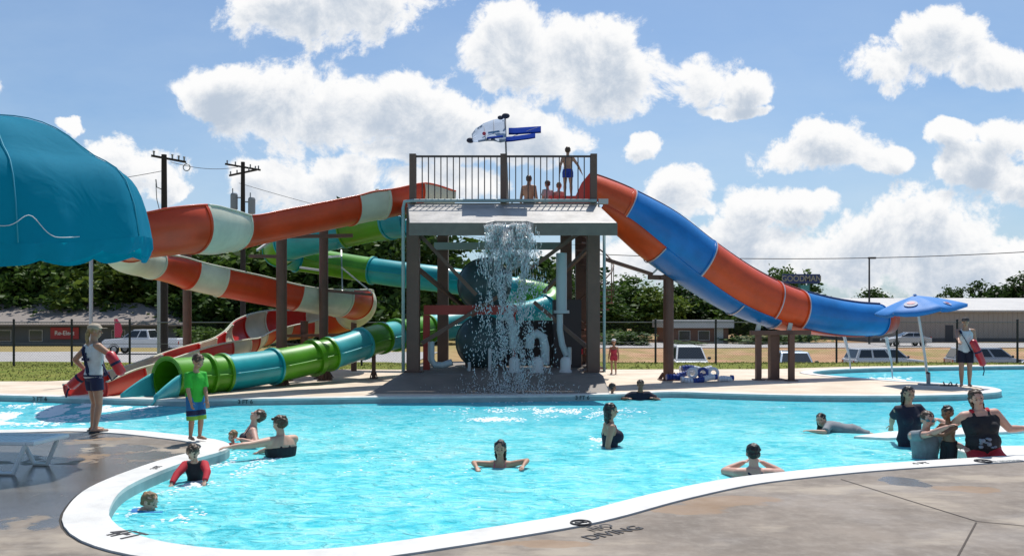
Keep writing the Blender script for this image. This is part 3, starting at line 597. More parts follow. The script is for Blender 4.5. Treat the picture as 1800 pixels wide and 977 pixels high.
# ------------------------------------------------------------------ vehicles
RUB = mat('rubber', (.02, .02, .022), .85); RIM = mat('rim', (.35, .36, .38), .35, metal=.8); LAMPW = mat('lamp_glass', (.75, .78, .8), .15); LAMPR = mat('lamp_red', (.4, .01, .01), .2); DARKP = mat('dark_trim', (.03, .03, .033), .5)
def vehicle(kind, paint, label, cat, loc, rz, group=None, name='parked_car'):
    e = empty(name, loc, rz); tag(e, label, cat, group)
    L, Wd = dict(sedan=(4.6, 1.78), suv=(4.8, 1.9), pickup=(5.8, 2.0), van=(5.0, 1.95))[kind]; h = L / 2; w = Wd / 2
    prof = dict(sedan=[(-h, .35), (-h, .85), (-h + .9, .98), (h - 1.45, .98), (h - .25, .78), (h, .6), (h, .35)],
                suv=[(-h, .4), (-h, 1.05), (-h + .3, 1.12), (h - 1.3, 1.12), (h - .2, .98), (h, .8), (h, .4)],
                pickup=[(-h, .5), (-h, 1.15), (-h + .1, 1.22), (h - 1.5, 1.22), (h - .2, 1.12), (h, .95), (h, .5)],
                van=[(-h, .4), (-h, 1.1), (-h + .2, 1.15), (h - 1.0, 1.15), (h - .15, .95), (h, .75), (h, .4)])[kind]
    cab = dict(sedan=(-h + .55, -h + 1.25, h - 2.3, h - 1.35, .97, 1.42), suv=(-h + .08, -h + .4, h - 1.95, h - 1.2, 1.1, 1.74), pickup=(-.75, -.5, h - 2.35, h - 1.45, 1.2, 1.88), van=(-h + .06, -h + .2, h - 1.6, h - .8, 1.13, 1.95))[kind]
    wb = (-h + .95, h - .95)
    b = MB(); rings = []
    for y, k in ((-w, .93), (-w + .05, 1), (w - .05, 1), (w, .93)):
        rings.append([Vector((x * (.99 if abs(y) == w else 1), y, .35 + (z - .35) * k)) for x, z in prof])
    b.loft(rings); o = b.build('body', paint, e); bevel(o, .03, 2)
    x0, x1, x2, x3, z0, z1 = cab; i0, i1 = w - .06, w - .24
    c = MB(); c.loft([[Vector((x0, -i0, z0)), Vector((x3, -i0, z0)), Vector((x3, i0, z0)), Vector((x0, i0, z0))], [Vector((x1, -i1, z1)), Vector((x2, -i1, z1)), Vector((x2, i1, z1)), Vector((x1, i1, z1))]])
    o = c.build('cab', paint, e); bevel(o, .05, 2)
    def quad(u0, u1, t0, t1, side):     # side glass
        pts = []
        for u, t in ((u0, t0), (u1, t0), (u1, t1), (u0, t1)):
            xa = x0 + (x1 - x0) * t; xb = x3 + (x2 - x3) * t
            pts.append(Vector((xa + (xb - xa) * u, side * (i0 + (i1 - i0) * t + .012), z0 + (z1 - z0) * t)))
        return pts
    splits = dict(sedan=((.06, .48), (.52, .95)), suv=((.05, .3), (.34, .64), (.68, .96)), pickup=((.08, .42), (.47, .95)), van=((.04, .33), (.37, .66), (.7, .96)))[kind]
    for sd_ in (-1, 1):
        for u0, u1 in splits:
            p = quad(u0, u1, .12, .86, sd_); q = [v + Vector((0, -sd_ * .01, 0)) for v in p]; g = MB(); g.loft([p, q]); g.build('side_window', GLASS, e)
    for nm, xa, xb, s_ in (('windshield', x3, x2, 1), ('rear_window', x0, x1, -1)):
        pts = [Vector((xa + (xb - xa) * t + s_ * .014, yy, z0 + (z1 - z0) * t)) for t, yy in ((.1, -(i0 - .1)), (.1, i0 - .1), (.9, i1 - .08), (.9, -(i1 - .08)))]
        g = MB(); g.loft([pts, [v - Vector((s_ * .012, 0, 0)) for v in pts]]); g.build(nm, GLASS, e)
    if kind == 'pickup':
        g = MB(); g.box((-h + .15, -w + .14, 1.225), (-.85, w - .14, 1.232)); g.build('bed_floor', DARKP, e)
    rr = .36 if kind != 'sedan' else .32
    for x in wb:
        for s_ in (-1, 1):
            t = MB(); t.torus((0, 0, 0), rr - .1, .1, 'y', 22, 8); to = t.build('wheel', RUB, e, True); to.location = (x, s_ * (w - .08), rr)
            q = MB(); q.tube([(0, -.07, 0), (0, .07, 0)], rr - .13, 16); q.build('rim', RIM, to)
            a = MB(); a.torus((x, s_ * (w + .004), rr), rr + .04, .022, 'y', 20, 6); 
            a.build('wheel_arch', DARKP, e)
    for s_ in (-1, 1):
        g = MB(); g.box((h - .06, s_ * (w - .28) - .17, .62), (h + .012, s_ * (w - .28) + .17, .78)); bevel(g.build('headlight', LAMPW, e), .02)
        g = MB(); g.box((-h - .012, s_ * (w - .2) - .1, .72), (-h + .05, s_ * (w - .2) + .1, .98)); bevel(g.build('tail_light', LAMPR, e), .02)
        g = MB(); g.ell((x3 - .2, s_ * (w + .1), z0 + .12), .06, .12, .09, n=10, m=6); g.build('mirror', DARKP, e, True)
    g = MB(); g.box((h - .02, -w + .06, .38), (h + .05, w - .06, .55)); g.box((-h - .05, -w + .06, .38), (-h + .02, w - .06, .55)); bevel(g.build('bumper', DARKP if kind != 'pickup' else RIM, e), .02)
    g = MB(); g.box((h - .03, -w + .5, .6), (h + .01, w - .5, .76)); g.build('grille', DARKP, e)
    return e
WP = mat('paint_white', (.72, .73, .74), .25, coat=.6); SP = mat('paint_silver', (.42, .44, .47), .28, metal=.35, coat=.6); BP = mat('paint_pale_blue', (.30, .38, .48), .28, metal=.3, coat=.6)
def gv_(px, Y): x = (px - 900) / F * Y; return (x, Y, ground_z(x, Y) + .05)
vehicle('pickup', WP, 'white crew cab pickup truck on the road at the left', 'truck', gv_(255, 66), R(180), name='pickup_truck')
vehicle('van', WP, 'white van facing the pool, left of the trestle', 'van', gv_(1207, 52), R(-92), 'cars parked beyond the fence', 'parked_van')
vehicle('suv', BP, 'pale blue car behind the trestle posts', 'car', gv_(1395, 47), R(-100), 'cars parked beyond the fence')
vehicle('suv', WP, 'white station wagon parked left of the blue umbrella pole', 'car', gv_(1555, 54.5), R(4), 'cars parked beyond the fence')
vehicle('suv', SP, 'grey wagon parked behind the guard with the red tube', 'car', gv_(1738, 54), R(-8), 'cars parked beyond the fence')
vehicle('sedan', WP, 'white car cut off by the right edge of the picture', 'car', gv_(1835, 49.5), R(-150), 'cars parked beyond the fence')
vehicle('sedan', SP, 'silver sedan in front of the tan warehouse', 'car', gv_(1592, 88), R(180), None)

# ------------------------------------------------------------------ fence, poles, signs, lamps
PM = mat('fence_post', (.02, .02, .022), .6); RM = mat('fence_rail', (.22, .22, .22), .5, metal=.5)
def mesh_mat():
    m = bpy.data.materials.new('chain_link'); m.use_nodes = True; t = m.node_tree; b = t.nodes['Principled BSDF']; b.inputs['Base Color'].default_value = (.06, .06, .06, 1)
    g = nn(t, 'ShaderNodeNewGeometry'); s = nn(t, 'ShaderNodeSeparateXYZ'); t.links.new(g.outputs['Position'], s.inputs[0])
    def line(a): return M_(t, 'LESS_THAN', M_(t, 'FRACT', M_(t, 'MULTIPLY', a, 9.0)), .035)
    f = M_(t, 'MAXIMUM', line(M_(t, 'ADD', s.outputs[0], s.outputs[2])), line(M_(t, 'SUBTRACT', s.outputs[0], s.outputs[2])))
    tr = nn(t, 'ShaderNodeBsdfTransparent'); mx = nn(t, 'ShaderNodeMixShader'); t.links.new(f, mx.inputs[0]); t.links.new(tr.outputs[0], mx.inputs[1]); t.links.new(b.outputs[0], mx.inputs[2])
    t.links.new(mx.outputs[0], t.nodes['Material Output'].inputs[0]); return m
CLM = mesh_mat()
def fence(x0, x1, Y, sp_, label):
    e = empty('chain_link_fence', (0, 0, 0)); tag(e, label, 'fence'); x = x0; n = 0
    while x <= x1 + .01:
        z = ground_z(x, Y); s = MB(); s.tube([(x, Y, z - .2), (x, Y, 1.68)], .045, 8); s.ell((x, Y, 1.70), .05, .05, .05, n=8, m=5); s.build('fence_post', PM, e); x += sp_
    s = MB(); s.tube([(x0, Y, 1.6), (x1, Y, 1.6)], .025, 6); s.build('top_rail', RM, e)
    s = MB(); s.tube([(x0, Y, .75), (x1, Y, .72)], .012, 6); s.build('middle_wire', RM, e)
    s = MB(); s.loft([[Vector((x0, Y + .03, -.35)), Vector((x1, Y + .03, -.35)), Vector((x1, Y + .034, -.35)), Vector((x0, Y + .034, -.35))], [Vector((x0, Y + .03, 1.6)), Vector((x1, Y + .03, 1.6)), Vector((x1, Y + .034, 1.6)), Vector((x0, Y + .034, 1.6))]]); s.build('wire_mesh', CLM, e)
fence(-29.6, -4.0, 34.6, 2.35, 'black post chain link fence in front of the left road')
fence(-1.6, 33, 36.5, 2.58, 'black post chain link fence along the lawn, right of the tower')
WOOD = mat('creosote_wood', (.035, .025, .02), .9, var=.3, vs=8); INS = mat('insulator', (.25, .24, .23), .4); TRF = mat('transformer_grey', (.24, .25, .26), .5)
def tilt_cross(s, x, z, L, yaw, h=.1):
    d = Vector((math.cos(yaw), math.sin(yaw), -.12)); s.bar(Vector((x, 0, z)) - d * L / 2, Vector((x, 0, z)) + d * L / 2, .1, .12); return d
xp = (289 - 900) / F * 50; zp = ground_z(xp, 50)
up = empty('utility_pole', (xp, 50, zp)); tag(up, 'thick dark utility pole at the left, just right of the blue canopy', 'utility pole', 'utility poles')
H1 = 11.35 - zp; s = MB(); s.tube([(0, 0, -.5), (0, 0, H1 * .5), (-.02, 0, H1)], [.21, .19, .15], 12); s.build('pole', WOOD, up)
s = MB(); d = tilt_cross(s, .25, H1 - .25, 1.9, R(25)); s.build('crossarm', WOOD, up)
for t in (-.8, .2, .55, .85):
    p = Vector((.25, 0, H1 - .25)) + d * t; s = MB(); s.tube([p + Vector((0, 0, .05)), p + Vector((0, 0, .25))], .05, 8); s.ell(p + Vector((0, 0, .27)), .08, .08, .05, n=8, m=5); s.build('insulator', INS, up)
s = MB(); s.tube([Vector((0, 0, H1 - 2.1)), Vector((-.45, 0, H1 - 1.9)), Vector((-.5, 0, H1 - 1.45))], .035, 6); s.tube([Vector((-.5, 0, H1 - 1.7)), Vector((-.45, 0, H1 - 2.6)), Vector((-.25, 0, H1 - 3.4))], .025, 6); s.tube([Vector((-.28, 0, H1 - 3.4)), Vector((-.26, 0, 1))], .05, 6)
s.torus((1.15, .4, H1 - .68), .2, .03, 'y', 14, 5); s.tube([(1.1, .38, H1 - .35), (1.15, .4, H1 - .5)], .02, 5); s.build('cable_riser', INS, up)
xp = (427 - 900) / F * 60; zp = ground_z(xp, 60); H2 = 12.75 - zp
up = empty('utility_pole', (xp, 60, zp)); tag(up, 'utility pole with two grey transformers behind the open slide', 'utility pole', 'utility poles')
s = MB(); s.tube([(0, 0, -.5), (0, 0, H2 * .5), (0, 0, H2)], [.2, .18, .14], 12); s.build('pole', WOOD, up)
for zo, L, yw in ((-.35, 2.4, R(20)), (-.75, 2.3, R(160))):
    s = MB(); d = tilt_cross(s, 0, H2 + zo, L, yw); s.build('crossarm', WOOD, up)
    for t in (-1.05, -.5, .5, 1.05):
        p = Vector((0, 0, H2 + zo)) + d * t; s = MB(); s.tube([p + Vector((0, 0, .05)), p + Vector((0, 0, .28))], .05, 8); s.build('insulator', INS, up)
for xo, zt in ((-.62, -2.2), (.62, -2.5)):
    s = MB(); s.tube([(xo, 0, H2 + zt - 1.15), (xo, 0, H2 + zt - 1.1), (xo, 0, H2 + zt - .1), (xo, 0, H2 + zt)], [.18, .25, .25, .20], 16); s.tube([(xo - .1, 0, H2 + zt), (xo - .1, 0, H2 + zt + .35)], .04, 6); s.bar((0, 0, H2 + zt - .3), (xo, 0, H2 + zt - .3), .08); s.build('transformer', TRF, up)
s = MB(); s.box((-.2, -.32, H2 - 4.3), (.2, -.12, H2 - 3.7)); s.build('junction_box', TRF, up)
def wire(a, b, sag, lab, r=.02):
    pts = [a.lerp(b, i / 24) - Vector((0, 0, sag * 4 * (i / 24) * (1 - i / 24))) for i in range(25)]; s = MB(); s.tube(pts, r, 5, False); tag(s.build('power_line', DARKP), lab, 'power line')
wire(W(300, 285, 50), W(427, 292, 60), .3, 'upper power line between the two utility poles', .018)
wire(W(420, 322, 60), W(1040, 430, 90), 1.2, 'power line from the transformer pole towards the tower', .018)
wire(W(1035, 446, 80), W(1850, 440, 75), .6, 'long power line across the sky at the right', .035)
wire(W(-100, 330, 50), W(289, 300, 50), .4, 'power line leaving the left pole behind the blue canopy', .018)
# floodlight mast at right and big road sign
xp = (1528 - 900) / F * 95
e = empty('parking_light', (xp, 95, -1.1)); tag(e, 'tall dark parking lot light right of the slide end', 'street lamp')
s = MB(); s.tube([(0, 0, 0), (0, 0, 9.6)], [.13, .09], 8); s.build('pole', DARKP, e); s = MB(); s.box((-.1, -.15, 9.5), (.7, .15, 9.7)); s.build('lamp_head', DARKP, e)
p = W(1408, 490, 100); e = empty('road_sign', (p.x, p.y, -1.1)); tag(e, 'large dark blue sign on green posts behind the slide', 'sign')
hz_ = p.z + 1.1
s = MB(); s.box((-2.2, -.15, hz_ - .55), (2.2, .15, hz_ + .55)); bevel(s.build('board', mat('sign_blue', (.012, .03, .12), .4), e), .04)
text('GOODMAN', 'lettering', mat('sign_yellow', (.30, .28, .20), .6), .95, Matrix.Translation((0, -.17, hz_)) @ Matrix.Rotation(R(90), 4, 'X') @ Matrix.Diagonal((.92, 1, 1, 1)), e, .005, .015)
for x in (-.2, .9): s = MB(); s.box((x - .12, -.12, 0), (x + .12, .12, hz_ - .55)); s.build('post', mat('sign_post_green', (.03, .12, .09), .6), e)
s = MB(); s.box((-.1, -.14, hz_ - 1.7), (.9, .14, hz_ - .75)); s.build('lower_board', mat('sign_teal', (.06, .25, .22), .5), e)
for px, Yq, yt, lab in ((160, 22.6, 456, 'thin grey pole under the right part of the blue canopy'), (279, 46, 480, 'thin pale pole beside the thick utility pole')):
    t = W(px, yt, Yq); s = MB(); zb = ground_z(t.x, Yq) if Yq > 25 else 0; s.tube([(t.x, Yq, zb), (t.x, Yq, t.z)], .05 if Yq < 30 else .09, 8); tag(s.build('pole', mat('pole_grey', (.4, .4, .42), .5)), lab, 'pole')
# ------------------------------------------------------------------ slides
def fiber(name, col, dirt=.25):
    m = mat(name, col, .38, var=dirt, vs=1.1, coat=.12, spec=.4); return m
RED = fiber('fiberglass_red', (.58, .052, .010)); CREAM = fiber('fiberglass_cream', (.60, .60, .47)); TEAL = fiber('fiberglass_teal', (.004, .33, .36)); GRN = fiber('fiberglass_green', (.075, .30, .008)); BLU = fiber('fiberglass_blue', (.003, .17, .50))
BRED = fiber('fiberglass_bright_red', (.58, .03, .022)); LTEAL = fiber('fiberglass_pale_teal', (.05, .42, .45))
def cr(pts, i, t):
    n = len(pts); p = [pts[max(0, min(n - 1, i + k))] for k in (-1, 0, 1, 2)]
    return [.5 * (2 * b + (c - a) * t + (2 * a - 5 * b + 4 * c - d) * t * t + (3 * b - a - 3 * c + d) * t**3) for a, b, c, d in zip(*p)]
def sample(pts, u):
    i = int(min(u, len(pts) - 1.0001)); return cr(pts, i, u - i)
def frame(pts, u):
    a = sample(pts, max(0, u - .02)); b = sample(pts, min(len(pts) - 1, u + .02)); T = (Vector(b[:3]) - Vector(a[:3])).normalized()
    S = T.cross(Vector((0, 0, 1))).normalized(); return T, S, S.cross(T)
def shell(pts, u0, u1, lo, hi, th=.035, dr=0.0, steps=None, n=26):
    "closed shell of a pipe wall between two path parameters and two angles (functions of u)"
    k = steps or max(3, int((u1 - u0) * 7) + 2); mb = MB(); rings = []
    for j in range(k + 1):
        u = u0 + (u1 - u0) * j / k; s = sample(pts, u); T, S, U = frame(pts, u); c = Vector(s[:3]); r = s[3] + dr
        a0 = lo(u) if callable(lo) else lo; a1 = hi(u) if callable(hi) else hi; ring = []
        for q in range(n + 1):
            a = R(a0 + (a1 - a0) * q / n); ring.append(c + S * r * math.cos(a) + U * r * math.sin(a))
        for q in range(n, -1, -1):
            a = R(a0 + (a1 - a0) * q / n); ring.append(c + S * (r - th) * math.cos(a) + U * (r - th) * math.sin(a))
        rings.append(ring)
    return mb.loft(rings)
def slide_part(name, pts, u0, u1, lo, hi, m, parent, flange=None, lip=True, **kw):
    s = shell(pts, u0, u1, lo, hi, **kw)
    L = sum((Vector(sample(pts, u0 + (u1 - u0) * i / 8)[:3]) - Vector(sample(pts, u0 + (u1 - u0) * (i + 1) / 8)[:3])).length for i in range(8)); du = .05 * (u1 - u0) / L
    if flange:
        f = shell(pts, u0, u0 + du, lo, hi, th=.10, dr=flange, steps=1); s.add(f.v, f.f); f = shell(pts, u1 - du, u1, lo, hi, th=.10, dr=flange, steps=1); s.add(f.v, f.f)
    o = s.build(name, m, parent, True)
    bm = bmesh.new(); bm.from_mesh(o.data); bmesh.ops.recalc_face_normals(bm, faces=bm.faces)
    for e in bm.edges:
        if e.is_manifold and e.calc_face_angle(0) > .6: e.smooth = False
    bm.to_mesh(o.data); bm.free()
    if lip:          # rolled rim along both long edges / or seam ribs
        pass
    return o
def rib(pts, u0, u1, ang, w, m, parent, name='seam_rib', k=None):
    k = k or max(4, int((u1 - u0) * 8)); p = []
    for j in range(k + 1):
        u = u0 + (u1 - u0) * j / k; s = sample(pts, u); T, S, U = frame(pts, u); a = R(ang(u) if callable(ang) else ang); p.append(Vector(s[:3]) + (S * math.cos(a) + U * math.sin(a)) * (s[3] + w * .4))
    q = MB(); q.tube(p, w, 8); return q.build(name, m, parent, True)
def PT(px, py, Y, r, *x): v = W(px, py, Y); return [v.x, v.y, v.z, r, *x]
BRN = mat('post_brown', (.13, .065, .045), .55, var=.25, vs=3); STEEL = mat('galvanised', (.42, .43, .42), .45, metal=.6); DKB = mat('steel_brown', (.14, .082, .06), .55, var=.2, vs=2)

ORG = fiber('fiberglass_orange', (.66, .075, .010))
# the wide red and blue slide at the right
SA = [PT(1030, 338, 23.4, .50), PT(1050, 345, 23.5, .53), PT(1098, 371, 23.7, .63), PT(1162, 415, 24.0, .78), PT(1232, 466, 24.3, .76), PT(1302, 510, 24.6, .72), PT(1372, 539, 24.9, .64), PT(1440, 554, 25.3, .56), PT(1500, 561, 25.7, .50), PT(1545, 562, 26.0, .46)]
def seam(u): return -28 - max(0, (u - 2.2)) * 4.5 - max(0, u - 5.8) * 14
a = empty('open_body_slide', (2.3, 23.5, 0)); tag(a, 'wide red and blue body slide curving down to the right of the tower', 'water slide', 'water slides of the tower')
def rel(pts, o): return [[p[0] - o.location.x, p[1] - o.location.y, p[2] - o.location.z] + p[3:] for p in pts]
sa = rel(SA, a)
for u0, u1, m in ((0.2, 1.95, ORG), (1.95, 3.95, BLU), (3.95, 5.75, ORG), (5.75, 6.42, ORG), (6.42, 9, BLU)):
    slide_part('upper_flume', sa, u0, u1, seam, 97, m, a, flange=.03)
for u0, u1, m in ((1.2, 3.05, ORG), (3.05, 5.0, BLU), (5.0, 5.9, BLU), (5.9, 7.6, ORG), (7.6, 9, BLU)):
    slide_part('lower_flume', sa, u0, u1, -165, lambda u: seam(u) - .5, m, a, flange=.03, dr=.03)
for u0, u1, m in ((0.2, 3.05, RED), (3.05, 5.9, BLU), (5.9, 8.4, RED)): rib(sa, u0, u1, seam, .028, m, a)
for u0, u1, m in ((0.2, 1.95, mat('rim_dark_red', (.16, .03, .02), .5)), (1.95, 3.95, mat('rim_dark_blue', (.01, .03, .12), .5)), (3.95, 6.42, _m['rim_dark_red']), (6.42, 9, _m['rim_dark_blue'])):
    rib(sa, u0, u1, 88, .045, m, a, 'top_rim')
JL = mat('joint_line_pale', (.45, .42, .45), .5)
for u in (1.95, 3.95, 5.75, 6.42): slide_part('joint_line', sa, u - .012, u + .012, seam, 97, JL, a, dr=.036, th=.02, steps=1)
for u in (3.05, 5.0, 5.9): slide_part('joint_line', sa, u - .012, u + .012, -165, seam, JL, a, dr=.066, th=.02, steps=1)
# flared outlet
q = MB(); s9 = sample(sa, 9); T, S, U = frame(sa, 8.99); c = Vector(s9[:3]); rings = []
for t, dr in ((0, .0), (.2, -.02), (.42, -.05)):
    ring = [];
    for i in range(21): an = R(-165 + 215 * i / 20 - t * 75 * (i / 20)); ring.append(c + T * t + (S * math.cos(an) + U * math.sin(an)) * (s9[3] + dr))
    for i in range(20, -1, -1): an = R(-165 + 215 * i / 20 - t * 75 * (i / 20)); ring.append(c + T * t + (S * math.cos(an) + U * math.sin(an)) * (s9[3] + dr - .03))
    rings.append(ring)
q.loft(rings); q.build('outlet_lip', mat('lip_red', (.55, .05, .02), .35), a, True)
# starting tub on the platform
def at(px, py, Y): return W(px, py, Y) - a.location
q = MB(); q.add([at(965, 357, 23.2), at(1040, 357, 23.2), at(1040, 300, 23.2), at(1022, 322, 23.2), at(1012, 344, 23.2), at(968, 350, 23.2)] + [v + Vector((0, .05, 0)) for v in (at(965, 357, 23.2), at(1040, 357, 23.2), at(1040, 300, 23.2), at(1022, 322, 23.2), at(1012, 344, 23.2), at(968, 350, 23.2))],
    [(0, 1, 2, 3, 4, 5), (11, 10, 9, 8, 7, 6)] + [(i, i + 6, (i + 1) % 6 + 6, (i + 1) % 6) for i in range(6)])
q.box(at(965, 357, 23.3), at(1040, 354, 24.4)); q.build('starting_tub', mat('tub_red', (.60, .035, .02), .3, coat=.3), a)

# the striped open flume
SB = [PT(782, 352, 24.9, .58, -200, 20), PT(728, 338, 24.3, .60, -198, 12), PT(665, 346, 23.4, .62, -192, 8), PT(610, 356, 22.8, .62, -192, 8), PT(500, 377, 21.3, .60, -192, 5), PT(420, 393, 20.2, .60, -195, 5), PT(372, 396, 19.2, .66, -208, 0), PT(335, 394, 18.5, .64, -216, -5), PT(290, 400, 18.0, .60, -215, -8), PT(244, 411, 17.9, .54, -205, -8),
      PT(216, 428, 18.6, .46, -185, 0), PT(222, 448, 20.0, .42, -175, 15), PT(258, 459, 21.6, .42, -175, 25), PT(300, 467, 22.6, .46, -172, 28), PT(350, 480, 23.4, .52, -172, 25), PT(450, 499, 24.6, .56, -175, 20), PT(540, 516, 25.6, .56, -175, 15), PT(600, 524, 26.7, .60, -195, 25), PT(628, 530, 28.0, .62, -195, 35), PT(622, 545, 29.3, .60, -190, 38), PT(590, 556, 29.9, .6, -185, 35),
      PT(545, 562, 29.8, .62, -175, 32), PT(490, 566, 29.0, .66, -170, 35), PT(448, 578, 27.6, .62, -175, 32), PT(425, 596, 26.0, .56, -185, 25), PT(400, 606, 24.8, .56, -195, 15), PT(340, 620, 23.2, .60, -198, 8), PT(260, 646, 21.4, .56, -198, 5), PT(200, 663, 20.2, .55, -198, 5), PT(150, 680, 19.1, .52, -193, 5)]
b = empty('striped_flume_slide', (-3, 24, 0)); tag(b, 'red and cream striped open flume slide winding down at the left', 'water slide', 'water slides of the tower')
sb = rel(SB, b)
def chan(i): return lambda u: sample(sb, u)[i]
for u0, u1, m in ((0, 1.05, CREAM), (1.05, 2.0, RED), (2.0, 3.0, CREAM), (3.0, 5.25, RED), (5.25, 7.0, CREAM), (7.0, 9.6, RED), (9.6, 12.2, CREAM), (12.2, 13.75, RED), (13.75, 14.4, CREAM), (14.4, 15.75, RED), (15.75, 16.9, CREAM), (16.9, 17.7, RED), (17.7, 19.3, CREAM), (19.3, 20.3, RED), (20.3, 21.0, CREAM),
                  (21.0, 22.0, BRED), (22.0, 22.7, CREAM), (22.7, 23.4, BRED), (23.4, 24.0, CREAM), (24.0, 24.7, BRED), (24.7, 25.4, CREAM), (25.4, 26.3, BRED), (26.3, 27.6, CREAM), (27.6, 29, BRED)):
    slide_part('flume_section', sb, u0, u1, chan(4), chan(5), m, b, flange=.022)
for u0, u1, m in ((0, 5.25, RED), (5.25, 7, CREAM), (7, 9.6, RED), (9.6, 20.3, CREAM), (20.3, 29, CREAM)):
    rib(sb, u0, u1, chan(4), .025, m, b, 'rim'); rib(sb, u0, u1, chan(5), .025, m, b, 'rim')

# the green and teal tube
ST = [PT(722, 388, 25.9, .50), PT(690, 390, 26.3, .52), PT(640, 398, 27.0, .54), PT(570, 412, 27.5, .56), PT(515, 426, 28.2, .56), PT(492, 440, 29.2, .54), PT(510, 450, 30.2, .50), PT(550, 458, 30.6, .46), PT(620, 470, 30.3, .45), PT(700, 482, 29.8, .45), PT(790, 493, 29.6, .45), PT(880, 506, 30.2, .45), PT(940, 516, 30.2, .45), PT(972, 530, 29.4, .45), PT(945, 548, 28.8, .45), PT(860, 563, 28.5, .44),
      PT(780, 574, 27.9, .44), PT(715, 585, 26.6, .43), PT(655, 598, 25.0, .43), PT(590, 619, 23.7, .43), PT(500, 640, 22.3, .43), PT(400, 655, 20.8, .44), PT(340, 660, 20.0, .44), PT(293, 664, 19.3, .44)]
g3 = empty('enclosed_tube_slide', (-4, 24, 0)); tag(g3, 'green and teal enclosed tube slide ending in the pool at the left', 'water slide', 'water slides of the tower')
st = rel(ST, g3)
for u0, u1, m in ((0, 1.1, TEAL), (1.1, 2.5, GRN), (2.5, 4.2, TEAL), (4.2, 5.0, GRN)):
    slide_part('tube_section', st, u0, u1, -190, 10, m, g3, flange=.03)
for u0, u1, m in ((5.0, 6.4, TEAL), (6.4, 8.45, GRN), (8.45, 10.5, TEAL), (10.5, 11.4, LTEAL), (11.4, 13.6, GRN), (13.6, 15.4, TEAL), (15.4, 16.4, LTEAL), (16.4, 17.3, GRN), (17.3, 17.75, LTEAL), (17.75, 18.3, GRN), (18.3, 19.15, LTEAL), (19.15, 20.2, GRN), (20.2, 21.1, TEAL), (21.1, 23, GRN)):
    slide_part('tube_section', st, u0, u1, 0, 359.9, m, g3, flange=.055)
    for an in (0, 180): rib(st, u0, u1, an, .026, m, g3)
for u in (17.3, 19.45, 21.6): slide_part('joint_ring', st, u - .04, u + .04, 0, 359.9, GRN, g3, dr=.08, th=.12, steps=1)
# splash trough at the tube outlet
q = MB(); c = Vector(sample(st, 23)[:3]); T, S, U = frame(st, 22.98); rings = []; T.z = 0; T.normalize(); S = T.cross(Vector((0, 0, 1))); U = Vector((0, 0, 1))
for t in range(9):
    x = t / 8 * .80; ww = .46 + .07 * t / 8; top = .10 - .42 * (t / 8) ** 1.2; bot = -.46 - .14 * t / 8; ring = []
    prof = [(-1, top), (-1, top - .1), (-.97, (top + bot) / 2), (-.8, bot + .05), (-.4, bot), (.4, bot), (.8, bot + .05), (.97, (top + bot) / 2), (1, top - .1), (1, top)]
    for px_, z in prof: ring.append(c + T * x + S * px_ * ww + U * z)
    for px_, z in reversed(prof): ring.append(c + T * x + S * px_ * (ww - .04) + U * (z + (.03 if abs(px_) < .9 else 0)))
    rings.append(ring)
q.loft(rings); q.build('exit_trough', LTEAL, g3, True)

# posts that carry the slides
def post(px, ytop, Y, w, label, zb=0.0, arms=(), name='support_post', group='brown steel posts carrying the slides', plate=True):
    t = W(px, ytop, Y); e = empty(name, (t.x, Y, zb)); tag(e, label, 'post', group); h = t.z - zb
    s = MB(); s.tube([(0, 0, -.05), (0, 0, h)], w / 2, 14); s.build('column', BRN, e, False)
    s = MB(); s.tube([(0, 0, h), (0, 0, h + .02)], w / 2 + .02, 14); s.build('cap', BRN, e)
    if plate:
        s = MB(); s.box((-w * .9, -w * .9, 0), (w * .9, w * .9, .03))
        for i in range(4): aa = i * math.pi / 2; s.bar((math.cos(aa) * w * .45, math.sin(aa) * w * .45, .2), (math.cos(aa) * w * .85, math.sin(aa) * w * .85, .03), .02, .1)
        s.build('base_plate', BRN, e)
    for (ax, ay, aY, bx, by, bY, th) in arms:
        s = MB(); s.bar(W(ax, ay, aY) - e.location, W(bx, by, bY) - e.location, th); s.build('arm', STEEL if th < .08 else BRN, e)
    return e
post(329, 445, 24.6, .24, 'leftmost brown post, under the striped slide bend', arms=((329, 452, 24.6, 300, 476, 22.8, .08), (329, 484, 24.6, 296, 478, 22.6, .06), (300, 474, 22.6, 318, 444, 23.9, .06)))
post(495, 405, 24.0, .30, 'brown post crossing the striped slide, right of the second utility pole', arms=((495, 410, 24.0, 452, 440, 22.0, .05), (495, 451, 24, 438, 450, 24, .09), (495, 416, 24.0, 620, 414, 24.5, .10)))
post(569, 405, 25.2, .27, 'brown post behind the green tube, nearest the tower at left', arms=((569, 416, 25.2, 620, 414, 25.2, .10), (569, 404, 25.2, 548, 396, 24.0, .05), (569, 452, 25.2, 598, 450, 28, .07), (569, 476, 25.2, 528, 470, 26.5, .06), (569, 510, 25.2, 655, 518, 25.4, .08), (602, 512, 25.4, 600, 440, 28.0, .04), (600, 470, 25.4, 655, 515, 25.4, .04)))
post(535, 565, 28.6, .26, 'short brown post under the lower striped bend', arms=((500, 590, 28.4, 650, 588, 28.6, .1),), plate=False)
post(622, 560, 28.6, .20, 'short brown post at the right of the lower striped bend', plate=False)
post(657, 606, 24.9, .12, 'short thin post under the green tube near the tower', plate=True)
post(571, 640, 24.2, .2, 'stub post with flared base under the light teal tube section')
post(494, 655, 22.5, .2, 'stub post with flared base under the middle of the green tube')
post(402, 676, 20.9, .05, 'thin prop under the teal tube section near the boy in green', plate=False)
